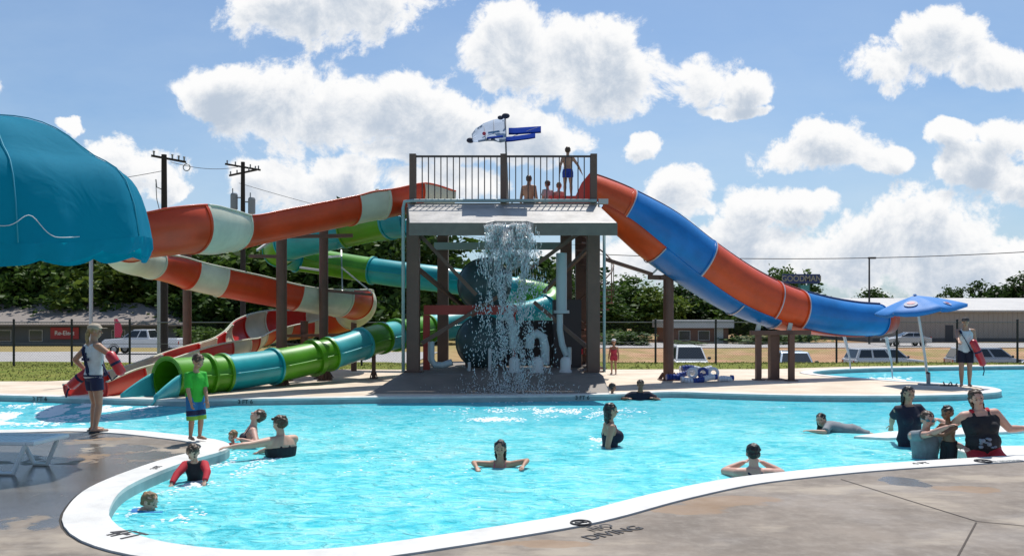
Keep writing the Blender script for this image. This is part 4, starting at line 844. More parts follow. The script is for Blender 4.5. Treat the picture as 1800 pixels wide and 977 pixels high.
post(1175, 486, 24.3, .30, 'tall brown post under the middle of the red and blue slide', arms=((1062, 455, 23.4, 1146, 482, 24.2, .09), (1140, 487, 24.2, 1166, 488, 24.3, .13), (1160, 488, 24.2, 1205, 478, 24.4, .12), (1146, 482, 24.2, 1158, 470, 24.2, .05), (1188, 485, 24.3, 1200, 466, 24.5, .06)))
e = empty('slide_trestle', (W(1358, 600, 24.4).x, 24.4, 0)); tag(e, 'brown trestle of three posts and a beam under the slide, right side', 'support')
for px, Y, w in ((1333, 24.4, .15), (1360, 24.6, .26), (1391, 24.1, .15)):
    t = W(px, 588, Y) - e.location; s = MB(); s.box((t.x - w / 2, t.y - w / 2, 0), (t.x + w / 2, t.y + w / 2, t.z)); s.box((t.x - w, t.y - w, 0), (t.x + w, t.y + w, .03)); s.build('post', BRN, e)
s = MB(); s.bar(W(1319, 585, 24.4) - e.location, W(1424, 584, 24.4) - e.location, .2, .13); bevel(s.build('beam', BRN, e), .01)
for px, py in ((1331, 578), (1386, 576)): t = W(px, py, 24.5) - e.location; s = MB(); s.bar(t - Vector((0, 0, .12)), t + Vector((.05, 0, .14)), .12, .1); s.build('bracket', STEEL, e)

# ------------------------------------------------------------------ the tower
TY0, TY1, ZB, ZP = 22.5, 26.6, .35, 4.78
tb = MB(); tb.add([(-3.35, 20.0, -.0), (2.30, 20.0, 0), (2.55, 29.5, 0), (-3.6, 29.5, 0), (-2.80, 21.5, ZB), (2.28, 21.3, ZB), (2.40, 28, ZB), (-2.85, 28, ZB)], [(0, 1, 5, 4), (1, 2, 6, 5), (2, 3, 7, 6), (3, 0, 4, 7), (4, 5, 6, 7)])
tag(bevel(tb.build('tower_plinth', mat('plinth_concrete', (.20, .175, .15), .6, var=.25, vs=1.5, bump=.2, bs=30)), .06, 3), kind='structure')
tw = empty('slide_tower', (-.2, 24.5, ZB)); tag(tw, 'brown steel slide tower with railed platform and waterfall roof', 'tower')
O = tw.location
def tp(mb): mb.v = [v - O for v in mb.v]; return mb
cols = [(-2.60, TY0), (2.14, TY0), (-2.15, TY1), (2.14, TY1), (2.32, 24.6), (1.62, 25.6)]
for x, y in cols:
    s = MB(); s.box((x - .165, y - .165, ZB), (x + .165, y + .165, ZP - .1)); s.box((x - .26, y - .26, ZB), (x + .26, y + .26, ZB + .03)); bevel(tp(s).build('column', DKB, tw), .008, 1)
s = MB(); s.box((-2.75, TY0 - .1, ZP - .06), (2.30, TY1 + .15, ZP)); tp(s).build('platform_floor', mat('platform_grate', (.45, .44, .41), .7, var=.2, vs=3), tw)
for y in (TY0, TY1, 24.5):
    s = MB(); s.box((-2.7, y - .07, ZP - .32), (2.28, y + .07, ZP - .06)); tp(s).build('floor_beam', DKB, tw)
for x in (-2.6, 2.14):
    s = MB(); s.box((x - .07, TY0 + .1, ZP - .32), (x + .07, TY1 - .1, ZP - .065)); tp(s).build('floor_beam', DKB, tw)
for p, q in (((-2.45, TY0 + .1, ZP - .8), (-.95, TY0 + .1, ZP - 2.4)), ((2.0, TY0 + .1, ZP - .6), (.5, TY0 + .1, ZP - 1.7)), ((-2.5, TY0 + .05, ZP - 1.7), (-1.1, TY1, ZP - 3.0)), ((-.3, TY0 + .8, 2.4), (-2.4, TY0 + .2, 1.1)), ((.6, TY0 + .7, 2.2), (2.0, TY0 + .3, 1.0)), ((2.1, TY0 + .2, ZP - 1.1), (1.0, TY1, ZP - 2.2))):
    s = MB(); s.bar(p, q, .10); tp(s).build('brace', DKB, tw)
s = MB(); s.box((-2.42, TY0 + .9, 1.86), (.1, TY0 + 1.1, 2.12)); tp(s).build('red_beam', mat('beam_red', (.33, .035, .025), .5), tw)
s = MB(); s.box((-2.44, TY0 + .9, ZB), (-2.26, TY0 + 1.05, 1.85)); tp(s).build('red_post', _m['beam_red'], tw)
# railing
RAILM = mat('rail_brown', (.055, .040, .036), .5)
for x in (-2.60, -.22, 2.14):
    s = MB(); s.box((x - .085, TY0 - .2, ZP + .002), (x + .085, TY0 - .03, ZP + 1.28)); tp(s).build('rail_post', DKB, tw)
s = MB(); s.bar((-2.55, TY0 - .12, ZP + 1.22), (2.1, TY0 - .12, ZP + 1.22), .045, .05); tp(s).build('top_rail', RAILM, tw)
s = MB(); s.bar((-2.55, TY0 - .12, ZP + .07), (2.1, TY0 - .12, ZP + .07), .04, .04); tp(s).build('bottom_rail', RAILM, tw)
n = 29
for i in range(n):
    x = -2.60 + 4.74 * (i + .5) / n
    if abs(x + .22) < .12: continue
    s = MB(); s.bar((x, TY0 - .12, ZP + .09), (x, TY0 - .12, ZP + 1.2), .027); tp(s).build('baluster', RAILM, tw)
s = MB(); s.bar((-2.5, TY1, ZP + .62), (2.1, TY1, ZP + .62), .04); s.bar((-2.1, TY1, ZP), (-2.1, TY1, ZP + .62), .05); s.bar((0, TY1, ZP), (0, TY1, ZP + .62), .05); tp(s).build('rear_rail', mat('rail_teal', (.08, .18, .22), .5), tw)
# sloping concrete-look waterfall roof
RF = mat('awning_pale', (.40, .38, .35), .4, var=.25, vs=2.5, bump=.15, bs=18)
def rf(x, y): return ZP - .04 - (TY0 - .15 - y) * .37
s = MB(); y0, y1 = TY0 - .18, TY0 - 2.0
top = [(-2.72, y0), (2.25, y0)]; bot = [(-2.46, y1), (-.62, y1), (-.42, y1 + .18), (.34, y1 + .18), (.50, y1), (2.52, y1)]
v = [(x, y, rf(x, y)) for x, y in top] + [(x, y, rf(x, y)) for x, y in bot] + [(x, y, rf(x, y) - .10) for x, y in top] + [(x, y, rf(x, y) - .26) for x, y in bot]
s.add(v, [(0, 2, 3, 4, 5, 6, 7, 1), (8, 9, 15, 14, 13, 12, 11, 10), (0, 1, 9, 8), (1, 7, 15, 9), (2, 0, 8, 10)] + [(k, k + 8, k + 9, k + 1) for k in range(2, 7)])
bevel(tp(s).build('waterfall_roof', RF, tw), .012, 2)
FAS = mat('awning_edge', (.17, .138, .112), .6, var=.2, vs=4)
s = MB(); s.box((-2.47, y1 - .03, rf(0, y1) - .31), (-.64, y1 - .004, rf(0, y1) - .012)); tp(s).build('fascia_board', FAS, tw); s = MB(); s.box((.52, y1 - .03, rf(0, y1) - .31), (2.53, y1 - .004, rf(0, y1) - .012)); tp(s).build('fascia_board', FAS, tw)
s = MB(); s.box((-.35, TY0 - .75, rf(0, TY0 - .7) + .01), (.3, TY0 - .25, rf(0, TY0 - .3) - .02)); 
LD = mat('ledger_teal', (.30, .42, .42), .5)
for x0_, x1_, y_, z_ in ((-2.4, -1.3, TY0 + .3, ZP - .62), (.8, 2.0, TY0 + .35, ZP - .62), (-2.4, 1.6, TY1 - .3, ZP - .9)):
    s = MB(); s.box((x0_, y_, z_), (x1_, y_ + .12, z_ + .22)); tp(s).build('header_beam', LD, tw)
# small galvanised pipe runs
s = MB(); s.tube([(-2.84, TY0 - .22, ZB), (-2.84, TY0 - .22, ZP - .15), (-2.8, TY0 - .24, ZP + .02), (-2.6, TY0 - .3, ZP + .035), (2.2, TY0 - .3, ZP + .035)], .045, 8); tp(s).build('water_pipe', LD, tw, True)
s = MB(); s.tube([(2.42, TY0 - .1, ZB), (2.42, TY0 - .1, ZP - .5)], .04, 8); tp(s).build('water_pipe', LD, tw, True)
s = MB(); s.box((2.5, TY0 - .35, ZP - .05), (2.75, TY0 - .2, ZP + .08)); s.v = [v - Vector((.25, 0, 0)) for v in s.v]; tp(s).build('pipe_fitting', STEEL, tw)

def thing(mb, name, m, label, cat, group=None, smooth=True):
    "one-mesh thing with its origin at the middle of its base"
    xs_ = [v.x for v in mb.v]; ys_ = [v.y for v in mb.v]; zs_ = [v.z for v in mb.v]; o = Vector(((min(xs_) + max(xs_)) / 2, (min(ys_) + max(ys_)) / 2, min(zs_)))
    mb.v = [v - o for v in mb.v]; ob = mb.build(name, m, None, smooth); ob.location = o
    for e_ in (0,): 
        if smooth:
            bm = bmesh.new(); bm.from_mesh(ob.data); bmesh.ops.recalc_face_normals(bm, faces=bm.faces)
            for e in bm.edges:
                if e.is_manifold and e.calc_face_angle(0) > .7: e.smooth = False
            bm.to_mesh(ob.data); bm.free()
    return tag(ob, label, cat, group)
# filter tanks (round ends towards the camera), valves and pipes under the platform
TK_ = mat('tank_teal', (.035, .085, .10), .4, var=.15, vs=2)
for z, x, lab in ((2.72, -.80, 'dark teal filter tank, the upper one on the red beam'), (1.08, -.85, 'dark teal filter tank, the lower one on the plinth')):
    e = empty('filter_tank', (x, 25.0, z)); tag(e, lab, 'tank', 'filter tanks under the platform'); r = .76
    s = MB(); s.tube([(0, -.9, 0), (0, -.84, 0), (0, -.66, 0), (0, -.4, 0), (0, 1.0, 0), (0, 1.25, 0), (0, 1.4, 0)], [.05, r * .55, r * .88, r, r, r * .85, .2], 28); o = s.build('tank_shell', TK_, e, True)
    s = MB(); s.torus((0, -.4, 0), r, .025, 'y', 28, 6); s.build('band', TK_, e, True)
    for xx in (-.45, .45): s = MB(); s.box((xx - .06, -.3, -r + (0 if z > 2 else 0)), (xx + .06, .9, -r + .25)); s.build('saddle', DKB, e)
PV = mat('pvc_pipe', (.42, .52, .56), .4); PVW = mat('pvc_white', (.55, .60, .62), .4)
def pipe(pts, r, lab, m=PV, flanges=()):
    s = MB(); s.tube(pts, r, 12)
    for f in flanges: p = Vector(pts[f]); d = (Vector(pts[min(f + 1, len(pts) - 1)]) - Vector(pts[max(f - 1, 0)])).normalized(); s.tube([p - d * .04, p + d * .04], r * 1.45, 12)
    return thing(s, 'pipe', m, lab, 'pipe', 'pump pipes under the tower')
def wp(px, py, Y=22.9): return tuple(W(px, py, Y))
pipe([wp(987, 445), wp(987, 500), wp(987, 548)], .145, 'thick pale vertical pipe in the upper right of the tower', flanges=(2,))
pipe([wp(984, 552), wp(984, 580), wp(988, 605), wp(996, 625)], .085, 'thinner pipe bending below the thick vertical pipe')
pipe([wp(930, 612), wp(933, 592), wp(944, 586), wp(954, 592), wp(958, 610), wp(958, 640)], .12, 'thick hooped pipe in the middle right of the tower')
pipe([wp(758, 600), wp(758, 632), wp(764, 641), wp(778, 642), wp(795, 636)], .09, 'bent pale pipe at the lower left of the tower')
pipe([wp(1001, 610), wp(1001, 630), wp(1001, 640)], .055, 'short thin pipe beside the right valve box')
pipe([wp(885, 555), wp(898, 560), wp(902, 580), wp(902, 610)], .10, 'pipe behind the falling water, left of the hooped pipe')
pipe([wp(825, 636), wp(825, 653)], .04, 'short white stub pipe on the plinth at left', PVW)
pipe([wp(861, 612), wp(861, 653)], .045, 'white upright pipe on the plinth behind the waterfall edge', PVW)
for px, w_, yt, lab in ((904, 26, 625, 'left of the three rounded pale pump housings'), (945, 26, 625, 'middle of the three rounded pale pump housings'), (994, 26, 622, 'right of the three rounded pale pump housings')):
    s = MB(); x = W(px, 650, 22.3).x; s.tube([(x, 22.3, ZB), (x, 22.3, ZB + .05), (x, 22.3, ZB + .06), (x, 22.3, ZB + .3), (x, 22.3, ZB + .37), (x, 22.3, ZB + .41)], [.17, .17, .14, .14, .11, .04], 14); thing(s, 'pump_housing', PVW, lab, 'pump', 'pump housings on the plinth')
s = MB(); s.ell((.06, 23.6, 2.0), .1, .1, .14); s.tube([(.06, 23.6, ZB), (.06, 23.6, 2.0)], .04, 8); thing(s, 'valve_post', mat('valve_red', (.35, .03, .02), .5), 'red valve post behind the falling water', 'valve')
s = MB(); s.box((1.2, 24.6, ZB), (2.0, 25.4, 2.3)); thing(s, 'control_cabinet', mat('cabinet_dark', (.035, .03, .035), .6), 'tall dark cabinet at the right side under the platform', 'cabinet', None, False)
s = MB(); s.box((-.4, 25.8, ZB), (1.3, 26.6, 1.7)); thing(s, 'pump_cabinet', _m['cabinet_dark'], 'low dark pump cabinet behind the pipes under the platform', 'cabinet', None, False)
# spiral stair behind the right columns
ss = empty('spiral_stair', (2.50, 25.9, 0)); tag(ss, 'brown spiral staircase at the right rear of the tower', 'staircase'); RST = mat('rust_steel', (.20, .075, .04), .7, var=.3, vs=5)
s = MB(); s.tube([(0, 0, 0), (0, 0, 5.6)], .07, 10); s.build('centre_pole', DKB, ss)
rail = []
for i in range(24):
    a0 = i * R(27) + 1.0; z = .2 + i * .2; s = MB(); r1 = .58
    pts = [(.06 * math.cos(a0), .06 * math.sin(a0)), (r1 * math.cos(a0 - .24), r1 * math.sin(a0 - .24)), (r1 * math.cos(a0 + .24), r1 * math.sin(a0 + .24))]
    s.loft([[Vector((x, y, z)) for x, y in pts], [Vector((x, y, z + .045)) for x, y in pts]]); s.build('step', RST if z < 2.4 else DKB, ss)
    s = MB(); s.bar((r1 * math.cos(a0), r1 * math.sin(a0), z + .045), (r1 * math.cos(a0), r1 * math.sin(a0), z + .95), .022); s.build('baluster', RST if z < 2.4 else DKB, ss)
    rail.append((r1 * math.cos(a0), r1 * math.sin(a0), z + .95))
s = MB(); s.tube(rail, .025, 6); s.build('handrail', DKB, ss, True)

# falling water: strands and drops that leave the roof lip and break up
rnd = random.Random(3); wv = MB()
def drop(p, r, l, tilt=(0, 0)):
    d = Vector((tilt[0], tilt[1], 1)).normalized(); a_ = d.cross(Vector((1, 0, .1))).normalized(); b_ = d.cross(a_); k = len(wv.v)
    wv.v += [p + d * l, p - d * l * .8] + [p + (a_ * math.cos(i * 2.094) + b_ * math.sin(i * 2.094)) * r for i in range(3)]
    wv.f += [(k, k + 2 + i, k + 2 + (i + 1) % 3) for i in range(3)] + [(k + 1, k + 2 + (i + 1) % 3, k + 2 + i) for i in range(3)]
z_top = 3.98
for i in range(19000):
    t = rnd.random() ** 1.35; z = z_top * (1 - t); half = .50 + .46 * t ** .7; off = .08 * t
    x = -.05 + off + rnd.gauss(0, .5) * half; 
    if abs(x + .05) > half * 1.25: continue
    y = 20.45 - .45 * math.sqrt(t) + rnd.gauss(0, .10 + .12 * t)
    cl = noise.noise(Vector((x * 6, y * 3, z * 2.2)))
    if cl < -.12 + .30 * (t > .12) * rnd.random(): continue
    r = rnd.uniform(.005, .0135) * (1.25 - .25 * t); drop(Vector((x, y, z)), r, r * rnd.uniform(1.4, 7 if t < .35 else 4), (rnd.gauss(0, .22), rnd.gauss(0, .15)))
for i in range(260):
    x = -.42 + .75 * i / 260 + rnd.uniform(-.02, .02); l = rnd.uniform(.15, .6) if i % 3 else rnd.uniform(.6, 1.7); y = 20.62; pts = []; sp_ = (x + .05) * .35
    for k in range(6): t = k / 5 * l; pts.append(Vector((x + sp_ * t + rnd.gauss(0, .006), y - .22 * math.sqrt(t), z_top + .03 - t)))
    wv.tube(pts, [rnd.uniform(.006, .022) * (1 - k / 6.5) * (1 if i % 3 else .55) for k in range(6)], 5)
for i in range(700):
    x = rnd.gauss(0, .75); y = 19.9 + rnd.gauss(0, .35); z = abs(rnd.gauss(0, .14)) - .05
    drop(Vector((x, min(y, 20.5), z)), rnd.uniform(.006, .014), rnd.uniform(.01, .03), (rnd.gauss(0, .6), rnd.gauss(0, .5)))
FALL = mat('falling_water', (.85, .90, .92), .12, trans=.45, spec=.6)
tag(wv.build('falling_water', FALL, None, True), 'sheet of white water falling from the tower roof and breaking into drops', 'waterfall', kind='stuff')
# thin wet film running down the roof to the lip
s = MB(); n = 14; rr_ = []
for j in range(7):
    t = j / 6; y = TY0 - .5 - t * 1.3; hw = .62 - .14 * t; rr_.append([(-.05 + hw * (2 * i / n - 1), y, rf(0, y) + .012 + .010 * noise.noise(Vector((i * .9, j * 1.1, 0)))) for i in range(n + 1)])
vs_ = [p for r_ in rr_ for p in r_]; fs_ = [(j * (n + 1) + i, j * (n + 1) + i + 1, (j + 1) * (n + 1) + i + 1, (j + 1) * (n + 1) + i) for j in range(6) for i in range(n)]
# foam on the pool
fv = MB(); rnd = random.Random(9)
def foam(cx, cy, sx, sy, n, ang=0.0, mx=.05):
    for _ in range(n):
        u, v = rnd.gauss(0, .5), rnd.gauss(0, .5); p0 = G(cx + sx * u + sy * v * ang, cy + sy * v + sx * u * ang * .0, WZ)
        if not inside(p0.x, p0.y, pool) or noise.noise(Vector((p0.x * 2.2, p0.y * 1.1, 4))) < -.05: continue
        r = rnd.uniform(.012, mx); k = len(fv.v); a0 = rnd.uniform(0, 6)
        for i in range(5): fv.v.append(p0 + Vector((r * 1.6 * math.cos(a0 + i * 1.257), r * math.sin(a0 + i * 1.257) * 1.6, .002)))
        fv.v.append(p0 + Vector((0, 0, r * .55))); fv.f += [(k + i, k + (i + 1) % 5, k + 5) for i in range(5)]
foam(60, 730, 150, 5, 1300, mx=.028); foam(100, 714, 80, 4, 900, mx=.028); foam(222, 712, 45, 7, 2600, mx=.04); foam(130, 722, 60, 5, 1500, mx=.04); foam(40, 732, 70, 5, 1200, mx=.035); foam(-20, 742, 160, 6, 900, mx=.03); foam(150, 705, 30, 7, 900, mx=.04); foam(265, 708, 22, 7, 300)
foam(960, 722, 150, 5, 500, mx=.022); foam(870, 737, 50, 4, 260, mx=.022); foam(1020, 728, 110, 10, 260, mx=.018); foam(900, 701, 90, 6, 700, mx=.03)
foam(415, 815, 60, 22, 220, mx=.018); foam(1048, 775, 22, 8, 120, mx=.02); foam(300, 850, 60, 20, 160, mx=.015); foam(345, 850, 26, 7, 90, mx=.02); foam(285, 905, 60, 16, 160, mx=.015); foam(1565, 668, 30, 5, 300, mx=.06)
foam(640, 800, 250, 60, 120, mx=.012); foam(879, 825, 34, 5, 70, mx=.014); foam(1440, 762, 40, 5, 80, mx=.016); foam(1630, 795, 60, 8, 90, mx=.014); foam(490, 808, 40, 6, 90, mx=.014); foam(1126, 698, 30, 3, 60, mx=.02)
tag(fv.build('pool_foam', mat('foam_white', (.66, .76, .80), .6), None, True), 'white foam and bubbles on the pool where the slides and the waterfall hit', 'foam', kind='stuff')
# two thin streams falling from the end of the red and blue slide
for px, yt, yb, lab in ((1486, 590, 648, 'thin stream falling from the blue slide section, left one'), (1560, 592, 665, 'thin stream falling from the red slide lip, right one')):
    s = MB(); s.tube([W(px - 2, yt, 25.9), W(px + 2, yt + (yb - yt) * .3, 25.9), W(px + 7, (yt + yb) / 2 + 8, 25.8), W(px + 9, yb, 25.7)], [.05, .045, .03, .02], 8); thing(s, 'water_stream', FALL, lab, 'water stream', 'streams from the slide end')

# ------------------------------------------------------------------ umbrellas, canopy, loose things
# storm-bent umbrella on the tower
e = empty('tower_umbrella', (-.12, 23.0, ZP)); tag(e, 'wind-turned white and blue umbrella above the tower railing', 'umbrella')
def ru(px, py, Y=23.0): return W(px, py, Y) - e.location
s = MB(); s.tube([ru(893, 358), ru(891, 300), ru(889, 250), ru(888, 208)], .025, 8); s.build('pole', mat('umbrella_pole', (.35, .34, .33), .4, metal=.5), e, True)
UW = mat('umbrella_white', (.36, .43, .53), .95, var=.15, vs=3, spec=.05); UB = mat('umbrella_navy', (.006, .028, .20), 1.0, spec=.02)
def fabric(grid, m, name, th=.012):
    n_, k_ = len(grid), len(grid[0]); off = Vector((0, th, 0)); vv = [v for r_ in grid for v in r_]; N = len(vv); vv += [v + off for v in vv]
    ff = [(j * k_ + i, j * k_ + i + 1, (j + 1) * k_ + i + 1, (j + 1) * k_ + i) for j in range(n_ - 1) for i in range(k_ - 1)]; ff += [tuple(q + N for q in reversed(f)) for f in ff]
    bd = [i for i in range(k_)] + [j * k_ + k_ - 1 for j in range(1, n_)] + [(n_ - 1) * k_ + i for i in range(k_ - 2, -1, -1)] + [j * k_ for j in range(n_ - 2, 0, -1)]
    ff += [(bd[i], bd[i] + N, bd[(i + 1) % len(bd)] + N, bd[(i + 1) % len(bd)]) for i in range(len(bd))]
    return pyd(name, vv, ff, m, e, True)
top_ = [(829, 236), (836, 226), (850, 217), (866, 211), (880, 208), (888, 209)]; bot_ = [(831, 250), (842, 250), (855, 248), (868, 248), (880, 251), (889, 249)]
g_ = [[ru(x0 + (x1 - x0) * t, y0 + (y1 - y0) * t, 23.6 - 1.5 * t + .05 * math.sin(i * 2.4 + t * 4)) for t in (0, .2, .4, .6, .8, 1)] for i, ((x0, y0), (x1, y1)) in enumerate(zip(top_, bot_))]
fabric(g_, UW, 'white_panel')
for q0, q1 in (((850, 217), (855, 248)), ((868, 211), (869, 248))): s = MB(); s.tube([ru(q0[0] + (q1[0] - q0[0]) * t, q0[1] + (q1[1] - q0[1]) * t, 23.6 - 1.5 * t + .02 * math.sin(t * 9) - .015) for t in (0, .25, .5, .75, 1)], .012, 5); s.build('panel_seam', mat('seam_grey', (.30, .33, .38), .9), e, True)
g_ = [[ru(x, y + dy, 24.0 - .33 * k) for k, dy in enumerate((0, 4, 8, 12))] for x, y in ((894, 225), (905, 225), (920, 224), (935, 223), (951, 222))]; fabric(g_, UB, 'blue_panel')
g_ = [[ru(x, y + dy, 22.95 - .28 * k) for k, dy in enumerate((0, 3, 6, 9))] for x, y in ((888, 241), (900, 240), (915, 238), (930, 236), (941, 234))]; fabric(g_, UB, 'blue_panel')
g_ = [[ru(x, y + dy, 22.22 - .08 * k) for k, dy in enumerate((0, 2, 4))] for x, y in ((856, 241), (870, 239.5), (884, 238))]; fabric(g_, UB, 'blue_stripe')
for px, py, r in ((880, 207, .07), (889, 204, .09), (827, 247, .09)): s = MB(); s.ell(ru(px, py, 22.8), r * 1.2, r, r * .8); s.build('rib_end', mat('umbrella_dark', (.02, .022, .05), .7), e, True)
s = MB(); s.ell(ru(851, 235, 22.55), .05, .03, .05); s.build('logo', mat('logo_red', (.45, .04, .08), .6), e, True)
s = MB(); s.bar(ru(858, 234, 22.6), ru(878, 231, 22.65), .02, .05); s.build('logo_stripe', mat('logo_blue', (.12, .25, .45), .6), e)
for p, q in (((888, 245), (945, 224)), ((888, 240), (835, 238)), ((888, 245), (940, 242))): s = MB(); s.tube([ru(*p, 23.4), ru(*q, 23.4)], .008, 5); s.build('rib', STEEL, e)

# blue umbrella with a leaning pole at the right
bp_ = G(1632, 676); e = empty('pool_umbrella', (bp_.x, bp_.y, 0)); tag(e, 'blue market umbrella on a leaning white pole beside the right guard', 'umbrella'); Yu = bp_.y
s = MB(); s.tube([(0, 0, 0), ru(1626, 628, Yu), ru(1614, 552, Yu), ru(1609, 524, Yu)], .034, 10); s.build('pole', mat('pole_white', (.62, .66, .66), .35), e, True)
s = MB(); s.tube([(0, 0, 0), (0, 0, .03)], .26, 20); s.tube([(0, 0, .03), (0, 0, .32)], .05, 12); s.build('base', mat('base_grey', (.25, .27, .28), .6), e)
s = MB(); s.ell(ru(1631, 655, Yu - .03), .05, .06, .03); s.build('clamp', DARKP, e)
apex = ru(1608, 519, Yu); UBL = mat('umbrella_blue', (.012, .19, .55), .65, var=.08, vs=3); tl = Matrix.Rotation(R(-7), 3, 'Y'); nseg = 6; rim = []
for i in range(nseg):
    a_ = 2 * math.pi * (i + .5) / nseg; rim.append(apex + tl @ Vector((1.12 * math.cos(a_), 1.12 * math.sin(a_), -.35)) + Vector((.10, 0, 0)))
pc = MB(); ns = 6
for i in range(nseg):
    A_, B_ = rim[i], rim[(i + 1) % nseg]; k = len(pc.v)
    for j in range(ns + 1):
        t = j / ns
        for l in range(5):
            w_ = l / 4; q = apex.lerp(A_.lerp(B_, w_), t); q.z += .03 * math.sin(t * math.pi) - .05 * math.sin(w_ * math.pi) * t; pc.v.append(q)
    pc.f += [(k + j * 5 + l, k + j * 5 + l + 1, k + (j + 1) * 5 + l + 1, k + (j + 1) * 5 + l) for j in range(ns) for l in range(4)]
    k = len(pc.v)
    for l in range(5):
        w_ = l / 4; q = A_.lerp(B_, w_); q.z -= .05 * math.sin(w_ * math.pi); pc.v.append(q.copy()); q.z -= .09 + .02 * math.sin(i * 2 + l); pc.v.append(q)
    pc.f += [(k + 2 * l, k + 2 * l + 1, k + 2 * l + 3, k + 2 * l + 2) for l in range(4)]
cn = pc.build('canopy', UBL, e, True); bm = bmesh.new(); bm.from_mesh(cn.data); bmesh.ops.remove_doubles(bm, verts=bm.verts, dist=.001); bmesh.ops.recalc_face_normals(bm, faces=bm.faces)
bmesh.ops.solidify(bm, geom=bm.faces, thickness=.012); bm.to_mesh(cn.data); bm.free()
for i in range(nseg): s = MB(); s.tube([apex - Vector((0, 0, .06)), rim[i] + Vector((0, 0, -.03))], .011, 5); s.build('rib', STEEL, e)
s = MB(); s.tube([apex, apex + Vector((0, 0, .035))], [.06, .03], 8); s.build('finial', UBL, e)
def on_canopy(i, w_, t, up=.03): q = apex.lerp(rim[i].lerp(rim[(i + 1) % nseg], w_), t); q.z += .03 * math.sin(t * math.pi) - .05 * math.sin(w_ * math.pi) * t; return q + Vector((0, -.02, up))
def decal(i, t0, t1, w0, w1, m, name, up=.022):
    s = MB(); n_ = 18; ring = [on_canopy(i, (w0 + w1) / 2 + (w1 - w0) / 2 * math.cos(2 * math.pi * k / n_), (t0 + t1) / 2 + (t1 - t0) / 2 * math.sin(2 * math.pi * k / n_), up) for k in range(n_)]
    c_ = on_canopy(i, (w0 + w1) / 2, (t0 + t1) / 2, up + .003); s.add(ring + [c_], [(k, (k + 1) % n_, n_) for k in range(n_)]); s.build(name, m, e, True)
LGW = mat('logo_white', (.75, .75, .76), .6)
decal(3, .42, .74, .05, .55, mat('logo_pale', (.42, .44, .52), .7), 'logo_oval'); decal(3, .52, .64, .15, .45, mat('logo_pink', (.6, .25, .28), .6), 'logo_centre', .034)
decal(4, .68, .88, .50, .62, _m['logo_pale'], 'logo_oval'); decal(4, .73, .83, .53, .59, mat('logo_red', (.45, .04, .08), .6), 'logo_centre', .034)
sq = MB()
# sandals on the island
for px, lab in ((1662, 'dark sandal on the island deck, left one of the pair'), (1675, 'dark sandal on the island deck, right one of the pair')):
    p = G(px, 678); s = MB(); s.loft([[Vector((x * k, y * k2, z)) for x, y in ((-.05, -.12), (.05, -.12), (.055, .05), (.03, .14), (-.03, .14), (-.055, .05))] for z, k, k2 in ((0, 1, 1), (.03, 1, 1))]); s.tube([(-.05, .02, .03), (-.02, .05, .10), (.02, .05, .10), (.05, .02, .03)], .014, 6); s.tube([(-.045, -.07, .03), (0, -.1, .08), (.045, -.07, .03)], .012, 6)
    o = s.build('sandal', DARKP); o.location = p; o.rotation_euler = (0, 0, R(70)); tag(o, lab, 'sandal', 'pair of sandals')
# coiled lane rope with blue and white floats
s_ = empty('lane_rope', (*G(1220, 670).xy, 0)); tag(s_, 'tangled lane rope of blue and white floats by the brown slide post', 'lane rope'); rnd = random.Random(4)
def rope(px0, px1, row, zc, cols_):
    x0_ = G(px0, row).x - s_.location.x; x1_ = G(px1, row).x - s_.location.x; y_ = G(px0, row).y - s_.location.y; n_ = int((x1_ - x0_) / .075)
    runs = {}
    for i in range(n_):
        c_i = (i // 4) % len(cols_); s = runs.setdefault(i // 4, MB()); x = x0_ + (x1_ - x0_) * i / n_; dy = .12 * math.sin(x * 3 + row); z = zc + .05 * math.sin(x * 5 + row)
        s.tube([(x, y_ + dy, z), (x + .074, y_ + dy + .01, z)], [.088, .078], 10)
    for k, s in runs.items(): s.build('float_run', cols_[k % len(cols_)], s_)
RB = mat('float_blue', (.015, .05, .26), .4); RW = mat('float_white', (.62, .68, .76), .4)
rope(1172, 1198, 671, .09, (RB,)); rope(1196, 1262, 671.5, .09, (RW, RB)); rope(1190, 1252, 667, .15, (RB, RW)); rope(1195, 1250, 663, .24, (RW, RB)); rope(1200, 1246, 668, .30, (RB, RW)); rope(1262, 1288, 670, .03, (RW,)); rope(1286, 1292, 670, .08, (RB,))
for i in range(3): s = MB(); x = G(1243 - i * 18, 667).x - s_.location.x; s.torus((x, -.1, .24), .12, .045, 'y', 20, 8); s.build('float_loop', RW if i % 2 == 0 else RB, s_, True)

# big blue shade canopy at the left
cz = Vector((-6.85, 10.8, 0)); e = empty('shade_canopy', cz); tag(e, 'large domed blue fabric shade canopy at the left edge', 'canopy')
FB = bpy.data.materials.new('canopy_blue'); FB.use_nodes = True; t = FB.node_tree; b_ = t.nodes['Principled BSDF']; b_.inputs['Base Color'].default_value = (.002, .21, .345, 1); b_.inputs['Roughness'].default_value = .8; b_.inputs['Specular IOR Level'].default_value = .15
tl_ = nn(t, 'ShaderNodeBsdfTranslucent'); tl_.inputs[0].default_value = (.002, .38, .50, 1); mx = nn(t, 'ShaderNodeMixShader'); mx.inputs[0].default_value = .38
g_ = nn(t, 'ShaderNodeNewGeometry'); nz = nn(t, 'ShaderNodeTexNoise'); nz.inputs['Scale'].default_value = 1.6; nz.inputs['Detail'].default_value = 3; nz.inputs['Distortion'].default_value = 1; t.links.new(g_.outputs['Position'], nz.inputs['Vector'])
bp2 = nn(t, 'ShaderNodeBump'); bp2.inputs['Strength'].default_value = .35; bp2.inputs['Distance'].default_value = .08; t.links.new(nz.outputs['Fac'], bp2.inputs['Height']); t.links.new(bp2.outputs[0], b_.inputs['Normal']); t.links.new(bp2.outputs[0], tl_.inputs['Normal'])
